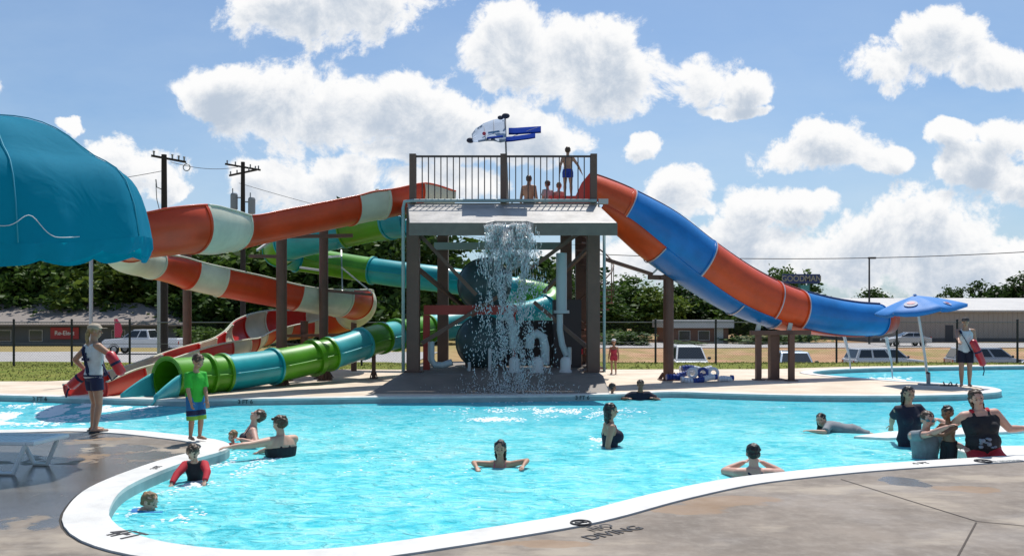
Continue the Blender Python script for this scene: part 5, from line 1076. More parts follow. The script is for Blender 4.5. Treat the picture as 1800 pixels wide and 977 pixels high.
t.links.new(b_.outputs[0], mx.inputs[1]); t.links.new(tl_.outputs[0], mx.inputs[2]); t.links.new(mx.outputs[0], t.nodes['Material Output'].inputs[0])
NG = 8; SUB = 10; RX, RY = 2.27, 1.75
def cano(phi, t):        # t 0 at the crown, 1 at the rim
    phi0 = phi; g = ((phi + R(7)) / (2 * math.pi) * NG) % 1; sag = math.sin(g * math.pi); k = 1 - (1 - t) ** 1.25; z = 1.66 * (1 - k ** (3.2 + 50 * max(0, k - .65) ** 2))
    k *= 1 - .05 * sag * t + .012 * math.sin(phi * 13 + t * 5) * t ** 3 + .008 * math.sin(phi * 29 + 2) * t ** 5; z -= .05 * sag * math.sin(t * math.pi)
    x = RX * k * math.cos(phi); y = RY * k * math.sin(phi); p_ = (phi + math.pi) % (2 * math.pi) - math.pi; return Vector((x, y, 2.66 + z + y * .06 + .13 * t ** 6 * math.exp(-(p_ / .5) ** 2)))
ph0 = R(8); vs_, fs_ = [], []; nph = NG * SUB; nt = 28
for j in range(nt + 1):
    for i in range(nph): vs_.append(cano(2 * math.pi * i / nph, j / nt * .999 + .001))
fs_ = [(j * nph + i, j * nph + (i + 1) % nph, (j + 1) * nph + (i + 1) % nph, (j + 1) * nph + i) for j in range(nt) for i in range(nph)]
o = pyd('fabric_dome', vs_, fs_, FB, e, True)
vs_, fs_ = [], []
for i in range(nph * 2):
    phi = math.pi * i / nph; p = cano(phi, 1); w_ = .02 * math.sin(phi * 11) + .012 * math.sin(phi * 27 + 1); n_ = Vector((math.cos(phi), math.sin(phi), 0)); hh = .15 + .085 * abs(math.sin(phi * NG)) + .02 * math.sin(phi * 5)
    vs_ += [p, p + n_ * (-.01 + w_) + Vector((0, 0, -hh * .5)), p + n_ * (-.08 + w_ * 1.6) + Vector((0, 0, -hh))]
N2 = nph * 2; fs_ = [(3 * i + k, 3 * i + k + 1, 3 * ((i + 1) % N2) + k + 1, 3 * ((i + 1) % N2) + k) for i in range(N2) for k in (0, 1)]
pyd('valance', vs_, fs_, FB, e, True)
CORD = mat('cord_pale', (.25, .5, .58), .7)
for i in range(NG): s = MB(); s.tube([cano(2 * math.pi * i / NG - R(7), max(.01, j / 14)) * 1.0 + Vector((0, 0, .008)) for j in range(15)], .008, 6); s.build('seam', mat('seam_blue', (.02, .30, .42), .7), e, True)
s = MB(); pts = []
for k in range(25):
    t_ = k / 24; phi = R(-57 + 26 * t_); p = cano(phi, .968 + .022 * min(1, t_ * 1.6) - .03 * math.exp(-((t_ - .35) / .16) ** 2)); pts.append(p + Vector((0, -.02, .01)))
s.tube(pts, .005, 6); s.build('loose_cord', mat('cord_white', (.6, .66, .68), .7), e, True)
s = MB(); s.tube([(-.2, 0, 0), (-.2, 0, 4.05)], .05, 12); s.build('mast', STEEL, e)
for i in range(NG): phi = 2 * math.pi * i / NG; s = MB(); s.tube([Vector((-.2, 0, 3.9)), cano(phi, 1) * .985], .015, 6); s.build('strut', STEEL, e)
s = MB(); s.tube([(-.2, 0, 0), (-.2, 0, .1)], .4, 20); s.build('mast_base', mat('base_grey', (.25, .27, .28), .6), e)

# plastic sun lounger cut by the left edge
pl = G(70, 832); e = empty('sun_lounger', (pl.x - .95, pl.y + .28, 0), R(-4)); tag(e, 'pale plastic sun lounger at the left edge under the canopy', 'sun lounger')
PL = mat('plastic_pale', (.66, .74, .76), .4)
s = MB(); s.box((-.98, -.34, .33), (-.9, .34, .38)); s.box((.88, -.34, .33), (.98, .34, .38)); s.box((-.9, -.34, .33), (.88, -.28, .38)); s.box((-.9, .28, .33), (.88, .34, .38)); bevel(s.build('frame', PL, e), .015)
s = MB()
for i in range(20): s.box((-.88 + i * .088, -.275, .345), (-.82 + i * .088, .275, .362))
s.build('slats', PL, e)
for y in (-.31, .31):
    for x in (-.55, .6): s = MB(); s.tube([(x - .22, y, .34), (x - .04, y, .02), (x + .12, y, .02), (x + .26, y, .34)], .026, 8); s.build('leg', PL, e)
# ------------------------------------------------------------------ people
def skin(name, c): return mat('skin_' + name, c, .5, var=.12, vs=12, sss=.08)
SK = dict(fair=skin('fair', (.56, .33, .235)), tan=skin('tan', (.44, .24, .155)), brown=skin('brown', (.22, .105, .06)), rosy=skin('rosy', (.60, .34, .26)), dark=skin('dark', (.12, .058, .035)))
HAIR = dict(blond=mat('hair_blond', (.38, .27, .12), .6, var=.4, vs=25), brown=mat('hair_brown', (.07, .038, .02), .5, var=.4, vs=25), black=mat('hair_black', (.012, .010, .010), .4, var=.3, vs=25), sand=mat('hair_sand', (.24, .15, .07), .6, var=.35, vs=25))
def cloth(name, c, var=.18): return mat('cloth_' + name, c, .8, var=var, vs=14)
EYE = mat('eye_dark', (.015, .012, .012), .3); LIP = mat('lip', (.32, .10, .08), .5)
def ik(a, t, l1, l2, pole):
    d = t - a; L = min(d.length, (l1 + l2) * .995); L = max(L, abs(l1 - l2) + .01); dn = d.normalized(); x = (l1 * l1 - l2 * l2 + L * L) / (2 * L); h = math.sqrt(max(0, l1 * l1 - x * x))
    p = (pole - dn * pole.dot(dn)); p = p.normalized() if p.length > 1e-5 else Vector((0, 0, 1)); return a + dn * x + p * h, a + dn * L
TOR = [(-.09, .050, .048, 0), (-.03, .086, .062, -.004), (.07, .096, .069, -.008), (.25, .083, .058, 0), (.42, .080, .058, .004), (.60, .092, .066, .006), (.80, .101, .064, .002), (.93, .094, .050, -.002), (1.02, .064, .040, -.004), (1.08, .036, .036, 0)]
def tor(f):
    for a, b in zip(TOR, TOR[1:]):
        if f <= b[0]: u = max(0, (f - a[0]) / (b[0] - a[0])); return [a[i] + (b[i] - a[i]) * u for i in range(4)]
    return list(TOR[-1])
def hand_shape(mb, w, d, n, s, side, curl=.5, fr=.0085):
    "palm, four unequal bent fingers and a thumb leaving the side of the palm; d along the forearm, n out of the palm"
    x = d.cross(n).normalized() * side
    for k in (-.6, -.2, .2, .6): mb.cap(w + x * .028 * k * s / .1 * 1.0, w + d * .085 * (s / .1) * .95 + x * .036 * k * (s / .1), .015 * s / .1, .0125 * s / .1, 8)
    q = s / .1
    for k, L in ((-1.0, .062), (-.34, .074), (.34, .080), (1.0, .070)):
        b0 = w + d * .082 * q + x * .031 * k * q; d1 = (d + x * .10 * k + n * curl * .5).normalized(); b1 = b0 + d1 * L * .5 * q; d2 = (d1 + n * curl * .9).normalized()
        mb.cap(b0, b1, fr * q * 1.05, fr * q, 7); mb.cap(b1, b1 + d2 * L * .5 * q, fr * q, fr * q * .85, 7)
    t0 = w + d * .022 * q + x * .034 * q; t1 = t0 + (d * .6 + x * .75 + n * .3).normalized() * .042 * q; mb.cap(t0, t1, fr * q * 1.3, fr * q * 1.1, 7); mb.cap(t1, t1 + (d + x * .2 + n * .4).normalized() * .034 * q, fr * q * 1.1, fr * q * .9, 7)
def person(label, H, face, sk, hair, style, at_, group=None, hh=None, lean=0, side=0, twist=0, yaw=0, pitch=0, roll=0, handL=None, handR=None, poleL=None, poleR=None, feet=None, fatx=1., faty=1., bust=0, top=None, bottom=None, cap_=None, goggles=False, glasses=False, vox=.011, floor=-1.24, curl=.5, extra=None, knee=None):
    hh = hh or (.225 if H > 1.45 else .205 if H > 1.15 else .19); near = vox <= .011
    rz = -R(face); Rm = Matrix.Rotation(rz, 4, 'Z')
    hipz = .505 * H; zs = (H - 1.36 * hh) - hipz; T = Matrix.Translation((0, 0, hipz)) @ Matrix.Rotation(-R(lean), 4, 'X') @ Matrix.Rotation(R(side), 4, 'Y') @ Matrix.Rotation(R(twist), 4, 'Z')
    HM = T @ Matrix.Translation((0, .012 * H, zs + .42 * hh)) @ Matrix.Rotation(-R(pitch), 4, 'X') @ Matrix.Rotation(-R(yaw), 4, 'Z') @ Matrix.Rotation(R(roll), 4, 'Y')
    hc = HM @ Vector((0, .01, .44 * hh)); ht = HM @ Vector((0, 0, .94 * hh))
    if 'head' in at_:
        root = W(*at_['head']) - (Rm @ ht)
    else: root = Vector(at_['feet'])
    inv = Rm.inverted()
    e = empty('person', root, rz); tag(e, label, 'person', group)
    loc = lambda w: inv @ (Vector(w) - root)
    sw = .098 * H * (1.0 + (fatx - 1) * .45); l1, l2 = .172 * H, .15 * H; t1, t2 = .228 * H, .216 * H; hs = .1 * H / 1.7 * (1.05 if H < 1.4 else 1)
    b = MB(); tr = lambda f, sx=1., infl=0.: (lambda rx, ry, yo: b.ring(T @ Vector((0, yo * H, zs * f)), (T.to_3x3() @ Vector((rx * H * fatx + infl, 0, 0))), (T.to_3x3() @ Vector((0, ry * H * faty + infl, 0))), 20))(*tor(f)[1:])
    b.loft([tr(f[0]) for f in TOR])
    if bust:
        for s in (-1, 1): b.ell(T @ Vector((s * .046 * H * fatx, .052 * H * faty, zs * .66)), .042 * H * bust, .040 * H * bust, .042 * H * bust)
    if faty > 1.15: b.ell(T @ Vector((0, .02 * H, zs * .30)), .092 * H * fatx, .070 * H * faty, .09 * H)
    # neck and head
    nb = T @ Vector((0, -.004 * H, zs * .97)); hm3 = HM.to_3x3()
    b.cap(nb, HM @ Vector((0, -.008, .16 * hh)), .034 * H * (1 + (fatx - 1) * .3), .031 * H, 14)
    hl = lambda x, y, z: HM @ Vector((x * hh, y * hh, z * hh))
    b.ell(hl(0, -.03, .60), .335 * hh, .41 * hh, .37 * hh, HM); b.ell(hl(0, .06, .36), .27 * hh, .315 * hh, .32 * hh, HM); b.ell(hl(0, .15, .13), .15 * hh, .17 * hh, .12 * hh, HM)
    b.cap(hl(0, .35, .50), hl(0, .455, .36), .035 * hh, .062 * hh, 8); b.ell(hl(0, .34, .585), .22 * hh, .06 * hh, .045 * hh, HM)
    for s in (-1, 1): b.ell(hl(s * .345, -.02, .44), .045 * hh, .09 * hh, .13 * hh, HM); b.ell(hl(s * .15, .29, .34), .09 * hh, .08 * hh, .09 * hh, HM)
    b.ell(hl(0, .35, .205), .11 * hh, .05 * hh, .035 * hh, HM)
    arms = {}
    for sd_, hand, pole in ((-1, handL, poleL), (1, handR, poleR)):
        sh = T @ Vector((sd_ * sw, -.004 * H, zs * .945)); b.cap(T @ Vector((sd_ * sw * .55, -.004 * H, zs * .95)), sh, .040 * H, .036 * H * (fatx ** .4), 12)
        if hand is None: tgt = sh + Vector((sd_ * .05 * H, .03 * H, -(l1 + l2) * .975))
        else: tgt = loc(W(*hand)) if len(hand) == 3 else loc(hand[0][0])
        pl_ = inv.to_3x3() @ Vector(pole) if pole else Vector((sd_ * .5, -1, -.2))
        el, wr = ik(sh, tgt, l1, l2, pl_); g = fatx ** .6
        b.cap(sh, sh.lerp(el, .55), .034 * H * g, .029 * H * g, 12); b.cap(sh.lerp(el, .55), el, .029 * H * g, .024 * H * g, 12); b.cap(el, el.lerp(wr, .35), .0245 * H * g, .0245 * H * g, 12); b.cap(el.lerp(wr, .35), wr, .0245 * H * g, .0165 * H, 12)
        d = (wr - el).normalized(); n_ = Vector((0, 0, -1)) - d * Vector((0, 0, -1)).dot(d); n_ = n_.normalized() if n_.length > .35 else (Vector((-sd_, 0, 0)) - d * Vector((-sd_, 0, 0)).dot(d)).normalized()
        hand_shape(b, wr, d, n_, hs, sd_, curl, .0085 if near else .0105); arms[sd_] = (sh, el, wr)
    legs = {}
    for sd_ in (-1, 1):
        hp = T @ Vector((sd_ * .050 * H * fatx ** .5, 0, -.02 * H)); 
        if feet and feet[0 if sd_ < 0 else 1] is not None:
            ft = feet[0 if sd_ < 0 else 1]; ft = Vector(ft) if not isinstance(ft, tuple) or len(ft) == 3 else Vector((0, 0, 0))
        else: ft = Vector((sd_ * .06 * H, .0, .045 * H))
        lowest = floor - root.z + .045 * H
        if ft.z < lowest and 'head' in at_: ft = Vector((ft.x, ft.y, lowest))
        kn, an = ik(hp, ft, t1, t2, Vector(knee) if knee else Vector((sd_ * .15, 1, 0))); g = fatx ** .6
        b.cap(hp, hp.lerp(kn, .5), .050 * H * g, .043 * H * g, 14); b.cap(hp.lerp(kn, .5), kn, .043 * H * g, .031 * H * g, 14); b.cap(kn, kn.lerp(an, .3), .031 * H * g, .034 * H * g, 12); b.cap(kn.lerp(an, .3), an, .034 * H * g, .020 * H, 12)
        toe = Vector((.18 * sd_, 1, 0)).normalized(); fz = Vector((an.x, an.y, an.z - .022 * H))
        b.cap(fz - toe * .02 * H, fz + toe * .055 * H, .021 * H, .021 * H, 10); b.cap(fz + toe * .05 * H - Vector((0, 0, .004 * H)), fz + toe * .105 * H - Vector((0, 0, .008 * H)), .020 * H, .013 * H, 10); legs[sd_] = (hp, kn, an, toe)
    remeshed(b, 'body', SK[sk], e, vox, 2, factor=.4)
    # eyes, lips
    q = MB()
    for s in (-1, 1): q.ell(hl(s * .145, .345, .475), .055 * hh, .03 * hh, .028 * hh, HM, 10, 6); q.ell(hl(s * .15, .365, .60), .08 * hh, .02 * hh, .010 * hh, HM, 8, 5)
    q.build('eyes', EYE, e, True); q = MB(); q.ell(hl(0, .40, .205), .095 * hh, .02 * hh, .022 * hh, HM, 10, 6); q.build('mouth', LIP, e, True)
    # hair
    hb = MB()
    if style != 'bald':
        hb.ell(hl(0, -.075, .655), .365 * hh, .425 * hh, .365 * hh, HM, 20, 14)
        if style in ('long', 'wetlong', 'pony'):
            for s in (-1, 1): hb.cap(hl(s * .30, -.10, .60), hl(s * .28, -.12, .02 if style != 'pony' else .35), .10 * hh, .07 * hh, 10)
            if style == 'pony': hb.cap(hl(0, -.42, .55), hl(0, -.52, .05), .13 * hh, .15 * hh, 10); hb.cap(hl(0, -.52, .05), hl(0, -.44, -.55), .15 * hh, .06 * hh, 10)
            else:
                for k in (-.22, -.07, .08, .22): hb.cap(hl(k, -.33, .5), hl(k * 1.15, -.33 + abs(k) * .3, -.55), .15 * hh, .08 * hh, 10)
        if style == 'bun': hb.ell(hl(0, -.50, .72), .20 * hh, .17 * hh, .20 * hh, HM)
        if style == 'messy':
            for i in range(9): a_ = i * .7; hb.ell(hl(.27 * math.cos(a_), -.18 + .22 * math.sin(a_), .72 + .1 * math.sin(i * 2)), .15 * hh, .16 * hh, .15 * hh, HM)
            hb.ell(hl(0, -.45, .5), .24 * hh, .2 * hh, .28 * hh, HM)
        if style in ('short', 'messy', 'bun'): hb.ell(hl(0, -.20, .45), .33 * hh, .26 * hh, .28 * hh, HM)
        remeshed(hb, 'hair', HAIR[hair], e, min(vox, .009), 1, .013)
    if cap_:
        c = MB(); c.ell(hl(0, -.04, .74), .40 * hh, .46 * hh, .30 * hh, HM, 20, 12); c.loft([[HM @ Vector((x * hh, y * hh, z * hh)) for x, y in ((-.33, .25), (-.30, .62), (0, .80), (.30, .62), (.33, .25))] for z in (.68, .72)])
        remeshed(c, 'cap', cap_, e, min(vox, .010), 1)
    if goggles or glasses:
        c = MB()
        for s in (-1, 1): c.ell(hl(s * .155, .375, .48 if not glasses else .80), .12 * hh, .06 * hh, .085 * hh, HM, 12, 8)
        if not glasses: c.torus((0, 0, 0), .37 * hh, .02 * hh, 'z', 24, 6); n0 = len(c.v) - 25 * 6; 
        if not glasses: c.v[n0:] = [HM @ (Vector((v.x, v.y * 1.05 - .0, v.z)) + Vector((0, -.01, .50 * hh))) for v in c.v[n0:]]
        c.build('goggles' if not glasses else 'sunglasses', mat('goggle_blue', (.05, .20, .24), .2) if not glasses else EYE, e, True)
    # clothes
    def garment(name, m, build_, smooth=2): g_ = MB(); build_(g_); remeshed(g_, name, m, e, min(vox, .011), smooth, factor=.4)
    def ringf(f, infl): rx, ry, yo = tor(f)[1:]; return b.ring(T @ Vector((0, yo * H, zs * f)), T.to_3x3() @ Vector((rx * H * fatx + infl, 0, 0)), T.to_3x3() @ Vector((0, ry * H * faty + infl, 0)), 20)
    if top:
        kind, m, m2 = top
        lo, hi = dict(tee=(-.12, 1.04), longtee=(-.22, 1.04), tank=(-.05, .95), swim=(-.10, .76), lowswim=(-.10, .70), bikini=(.50, .68), rash=(-.06, 1.05))[kind]; inf = .014 if kind in ('tee', 'tank', 'longtee') else .008
        def bt(g_):
            n_ = 12; g_.loft([ringf(max(-.05, lo + (hi - lo) * i / n_) if kind not in ('swim', 'lowswim') else lo + (hi - lo) * i / n_, inf + (.014 * (1 - i / n_) if kind in ('tee', 'longtee') else 0)) if not (kind == 'longtee' and lo + (hi - lo) * i / n_ < -.05) else b.ring(T @ Vector((0, 0, zs * (lo + (hi - lo) * i / n_))), T.to_3x3() @ Vector((.104 * H * fatx, 0, 0)), T.to_3x3() @ Vector((0, .08 * H * faty, 0)), 20) for i in range(n_ + 1)])
            if bust:
                for s in (-1, 1): g_.ell(T @ Vector((s * .046 * H * fatx, .054 * H * faty, zs * .66)), .045 * H * bust, .044 * H * bust, .045 * H * bust)
            if faty > 1.15: g_.ell(T @ Vector((0, .02 * H, zs * .30)), .098 * H * fatx, .078 * H * faty, .095 * H)
            if kind in ('tank', 'swim', 'lowswim', 'bikini'):
                for s in (-1, 1):
                    w_ = .020 if kind == 'tank' else .008; x = s * .052 * H
                    pts = [T @ Vector((x, .056 * H * faty + .004, zs * .80)), T @ Vector((x * 1.05, .036 * H, zs * 1.0)), T @ Vector((x * 1.05, 0, zs * 1.045)), T @ Vector((x * 1.0, -.040 * H, zs * .98)), T @ Vector((x * (1.0 if kind == 'tank' else .7), -.062 * H * faty, zs * hi))]
                    pts.insert(0, T @ Vector((x, .068 * H * faty + .006, zs * min(hi, .7)))); g_.tube(pts, w_, 8)
            if kind in ('tee', 'longtee', 'rash'):
                for s in (-1, 1):
                    sh, el, wr = arms[s]; en = el if kind == 'rash' else sh.lerp(el, .62 if kind == 'tee' else .9); r0 = .040 * H * fatx ** .5 + .01
                    g_.tube([T @ Vector((s * sw * .4, 0, zs * .95)), sh, sh.lerp(en, .5), en], [.046 * H, r0, r0 * .92, r0 * .95 if kind != 'rash' else r0 * .72], 14)
        garment('shirt' if kind in ('tee', 'longtee', 'rash') else 'tank_top' if kind == 'tank' else 'swimsuit', m, bt)
        if kind == 'rash' and m2:
            def bs(g_):
                for s in (-1, 1):
                    sh, el, wr = arms[s]; r0 = .044 * H + .008; g_.tube([T @ Vector((s * sw * .75, 0, zs * .95)), sh, el, el.lerp(wr, .9)], [r0, r0, r0 * .78, r0 * .6], 14)
            garment('sleeves', m2, bs)
    if bottom:
        kind, m = bottom; fr = dict(brief=.02, short=.42, shorts=.62, board=.98)[kind]
        def bb(g_):
            g_.loft([ringf(-.09 + .26 * i / 5, .012) for i in range(6)])
            for s in (-1, 1):
                hp, kn, an, toe = legs[s]; r0 = .053 * H * fatx ** .6 + .012
                if fr > .1: g_.tube([hp + Vector((0, 0, .02 * H)), hp.lerp(kn, fr * .5), hp.lerp(kn, fr)], [r0, r0 * .97, r0 * .93], 16)
        garment('shorts' if fr > .1 else 'swim_briefs', m, bb)
    if extra: extra(dict(e=e, T=T, H=H, zs=zs, arms=arms, legs=legs, HM=HM, fatx=fatx, faty=faty, hl=hl, loc=loc, garment=garment, ringf=ringf, hh=hh))
    return e
NAVY = cloth('navy', (.012, .016, .06)); WHT = cloth('white', (.62, .64, .66)); BLK = cloth('black', (.014, .013, .018)); DKN = cloth('dark_navy', (.010, .010, .028)); GREEN = cloth('green', (.035, .42, .03)); PINK = cloth('pink', (.62, .10, .20)); REDC = cloth('red', (.50, .02, .035)); GREY = cloth('grey', (.20, .22, .24)); BLUEC = cloth('blue', (.02, .16, .45)); BOARD = cloth('board_blue', (.02, .16, .38)); RASPB = cloth('raspberry', (.48, .045, .09)); LIME = cloth('lime', (.22, .45, .05)); CREAMC = cloth('light', (.45, .42, .42))
TUBE_R = mat('rescue_red', (.50, .018, .03), .4, var=.1, vs=6, coat=.2)
def chest_strap(d, m=NAVY, flip=1):
    T, H, zs = d['T'], d['H'], d['zs']; fy = d['faty']; s = MB(); pts = []
    for k in range(17):
        a = k / 16 * 2 * math.pi; f = .48 + .46 * math.cos(a) ; rx, ry, yo = tor(min(f, 1.0))[1:]; 
        x = flip * (.070 * H) * math.cos(a); y = (ry * H * fy + .022) * (1 if math.sin(a) > 0 else -1) * min(1, abs(math.sin(a)) * 2.2 + (0 if f > .9 else .0)); pts.append(T @ Vector((x + flip * .01 * math.sin(2 * a), y, zs * f * 1.06)))
    for a_, b_ in zip(pts, pts[1:]): s.bar(a_, b_ + (b_ - a_) * .1, .05, .012)
    s.build('chest_strap', m, d['e'])
# 1 guard at the left, seen from behind
def ex1(d):
    T, H, zs = d['T'], d['H'], d['zs']; chest_strap(d, NAVY, -1); s = MB(); y = -(.062 * H + .026)
    s.box((-.11, -.006, -.022), (.11, .006, .022)); s.box((-.022, -.0075, -.10), (.022, .0075, .10)); s.v = [T @ (v + Vector((.0, y - .004, zs * .56))) for v in s.v]; s.build('back_cross', NAVY, d['e'])
    for sd_, (hp, kn, an, toe) in d['legs'].items():
        s = MB(); q = Vector((an.x, an.y, .018)); s.cap(q - toe * .05, q + toe * .15, .042, .036, 10); s.v = [Vector((v.x, v.y, min(v.z, .030))) for v in s.v]; s.build('sandal', DARKP, d['e'], True)
        for t_ in (.02, .08): s = MB(); s.tube([an + Vector((-.036, t_, -.06)), an + Vector((0, t_, .0 - t_ * .35)), an + Vector((.036, t_, -.06))], .008, 6); s.build('sandal_strap', DARKP, d['e'], True)
p1 = G(165, 759); FACE1 = 38
person('guard in white tank top and navy shorts, seen from behind at the left', 1.66, FACE1, 'tan', 'blond', 'pony', dict(feet=(p1.x, p1.y, 0)), yaw=38, handL=(152, 652, 13.35), handR=(206, 640, 13.3), poleR=(.9, -.5, -.3), feet=(Vector((-.10, .03, .075)), Vector((.10, -.03, .075))), faty=1.05,
       top=('tank', WHT, None), bottom=('short', NAVY), cap_=cloth('cap_tan', (.42, .35, .27)), extra=ex1, vox=.009)
def rescue_tube(pts, r, lab, strap=None):
    e = empty('rescue_tube', pts[0]); tag(e, lab, 'rescue tube', 'red rescue tubes of the guards'); q = [Vector(p) - Vector(pts[0]) for p in pts]
    s = MB(); n_ = len(q); d0 = (q[1] - q[0]).normalized(); d1 = (q[-1] - q[-2]).normalized(); s.tube([q[0] - d0 * r * .5] + q + [q[-1] + d1 * r * .5], [r * .45] + [r] * n_ + [r * .45], 16); o = s.build('foam_body', TUBE_R, e, True)
    s = MB(); mid = q[n_ // 2]; dd = (q[min(n_ - 1, n_ // 2 + 1)] - q[n_ // 2 - 1]).normalized(); s.tube([mid - dd * .02, mid + dd * .02], r * 1.05, 16); s.build('webbing_band', NAVY, e)
    if strap: s = MB(); s.tube([Vector(p) - Vector(pts[0]) for p in strap], .014, 6); s.build('strap', NAVY, e, True)
    return e
rescue_tube([W(193, 622, 13.0), W(203, 638, 13.0), W(213, 655, 13.05)], .075, 'red rescue tube under the right arm of the left guard', [W(213, 655, 13.05), W(196, 668, 13.1), W(180, 640, 13.12)])
rescue_tube([W(154, 654, 13.2), W(140, 664, 13.2), W(125, 678, 13.2)], .075, 'long red rescue tube hanging from the left hand of the left guard', [W(125, 678, 13.2), W(119, 686, 13.2), W(116, 698, 13.2)])
# 2 boy in green
p2 = G(343, 776)
def ex2(d):
    for nm, m, a0, a1, dr in (('shorts_band', NAVY, .62, .88, .004), ('shorts_hem', LIME, .9, 1.12, .003)):
        def f(g_, a0=a0, a1=a1, dr=dr):
            for s in (-1, 1): hp, kn, an, toe = d['legs'][s]; r0 = .053 * d['H'] + .013 + dr; g_.tube([hp.lerp(kn, a0), hp.lerp(kn, a1)], [r0 * .96, r0 * .93], 16)
        d['garment'](nm, m, f, 1)
person('boy in bright green shirt and blue board shorts standing on the deck tip', 1.22, 128, 'tan', 'brown', 'short', dict(feet=(p2.x, p2.y, .03)), pitch=22, lean=3, handR=(337, 718, 11.95), poleR=(-.8, -.6, 0), handL=(365, 712, 12.1), feet=(Vector((-.06, .02, .055)), Vector((.06, -.02, .055))), top=('longtee', GREEN, None), bottom=('board', BOARD), extra=ex2, vox=.009)
# 3, 4 women at the deck tip with a small child
person('woman with head tipped back holding a small child at the deck tip', 1.6, 250, 'rosy', 'brown', 'short', dict(head=(462, 722, 12.75)), lean=-12, pitch=-32, handL=(425, 772, 12.4), handR=(430, 775, 12.75), bust=1.0, top=('lowswim', DKN, None), vox=.010)
person('small child in a red and navy suit held against the pool edge', .78, 200, 'rosy', 'sand', 'short', dict(head=(410, 758, 12.45)), hh=.165, lean=15, roll=-20, handL=([G(392, 779, .06)],), handR=([G(420, 784, -.08)],), top=('tee', REDC, None), bottom=('shorts', NAVY), vox=.009, feet=(Vector((-.05, .12, .2)), Vector((.05, .12, .2))))
person('woman in black swimsuit with her back turned, one arm reaching to the white coping', 1.64, 318, 'fair', 'brown', 'messy', dict(head=(490, 731, 11.75)), yaw=-15, lean=8, handL=([G(398, 786, .06)],), handR=(440, 800, 11.9), fatx=1.35, faty=1.25, bust=1.2, top=('swim', BLK, None), glasses=True, vox=.010)
# 5, 6 children in the near left corner
person('small boy in a red and black rash shirt wading by the near left coping', 1.05, 172, 'fair', 'brown', 'short', dict(head=(337, 787, 9.75)), pitch=30, lean=14, handL=(360, 846, 9.65), handR=(300, 852, 9.6), poleL=(1, -.2, .3), poleR=(-1, -.2, .3), top=('rash', BLK, REDC), bottom=('board', NAVY), vox=.009)
person('blond child in a blue shirt swimming near the curved coping, lowest in the picture', 1.0, 98, 'fair', 'sand', 'short', dict(head=(268, 867, 8.4)), lean=62, pitch=-42, handL=(312, 897, 8.7), handR=(318, 902, 8.3), feet=(Vector((-.1, -.6, .55)), Vector((.1, -.65, .5))), top=('rash', BLUEC, BLUEC), bottom=('board', BLUEC), vox=.009)
# 7 girl in the middle
person('girl in a pink swimsuit wading towards the camera in mid pool', 1.3, 186, 'tan', 'black', 'wetlong', dict(head=(879, 775, 10.8)), pitch=6, handR=(838, 821, 10.6), handL=(920, 818, 10.6), poleL=(0, 1, .1), poleR=(0, 1, .1), top=('swim', PINK, None), vox=.009)
# 8 woman in profile
def ex8(d):
    s = MB(); T, H, zs = d['T'], d['H'], d['zs']
    for k in (-1, 1): s.tube([T @ Vector((k * .055 * H, .064 * H, zs * .72)), T @ Vector((k * .056 * H, .042 * H, zs * .98)), T @ Vector((k * .05 * H, 0, zs * 1.06)), T @ Vector((k * .035 * H, -.055 * H, zs * .85)), T @ Vector((0, -.066 * H, zs * .66))], .010, 8)
    s.build('shoulder_strap', RASPB, d['e'], True)
person('woman with long wet dark hair standing in profile, facing right in mid pool', 1.62, 84, 'tan', 'black', 'wetlong', dict(head=(1074, 709, 12.6)), bust=1.35, faty=1.12, fatx=1.05, handR=(1076, 812, 12.35), handL=(1084, 812, 12.9), top=('lowswim', DKN, None), extra=ex8, vox=.010)
# 9, 10 far heads
person('small child in a pink top in the water by the far wall', 1.0, 70, 'brown', 'black', 'short', dict(head=(1077, 674, 19.9)), top=('tee', PINK, None), bottom=('short', NAVY), vox=.012)
person('man in a dark shirt shoulder deep by the far wall, right of the tower', 1.76, 178, 'brown', 'black', 'short', dict(head=(1126, 668, 19.8)), fatx=1.15, handL=(1150, 700, 19.6), handR=(1102, 700, 19.6), top=('tee', DKN, None), bottom=('shorts', NAVY), vox=.012)
# 11 bather at the near coping, back turned
def ex11(d):
    s = MB(); T, H, zs = d['T'], d['H'], d['zs']
    for k in (-1, 1): s.tube([T @ Vector((k * .055 * H, .01 * H, zs * 1.05)), T @ Vector((k * .045 * H, -.045 * H, zs * .97)), T @ Vector((0, -.064 * H * d['faty'] - .016, zs * .82)), T @ Vector((-k * .05 * H, -.068 * H * d['faty'] - .012, zs * .66))], .014, 8)
    s.build('crossed_strap', NAVY, d['e'], True)
person('bather with crossed back straps and short dark hair, back turned, at the near coping', 1.68, 4, 'rosy', 'black', 'short', dict(head=(1323, 781, 10.15)), pitch=14, fatx=1.3, faty=1.15, handL=(1307, 812, 10.35), handR=(1340, 812, 10.35), poleL=(-1, -.2, -.5), poleR=(1, -.2, -.5), top=('lowswim', NAVY, None), extra=ex11, vox=.010)
# 12 floating girl
person('girl floating on her side with a grey shirt behind her, left of the ledge', 1.45, 285, 'fair', 'black', 'wetlong', dict(head=(1443, 727, 14.3)), lean=78, pitch=-80, yaw=-70, handL=(1425, 757, 14.0), handR=(1465, 755, 14.6), feet=(Vector((-.12, -.95, .62)), Vector((.12, -.9, .55))), top=('longtee', GREY, None), bottom=('shorts', GREY), vox=.011)
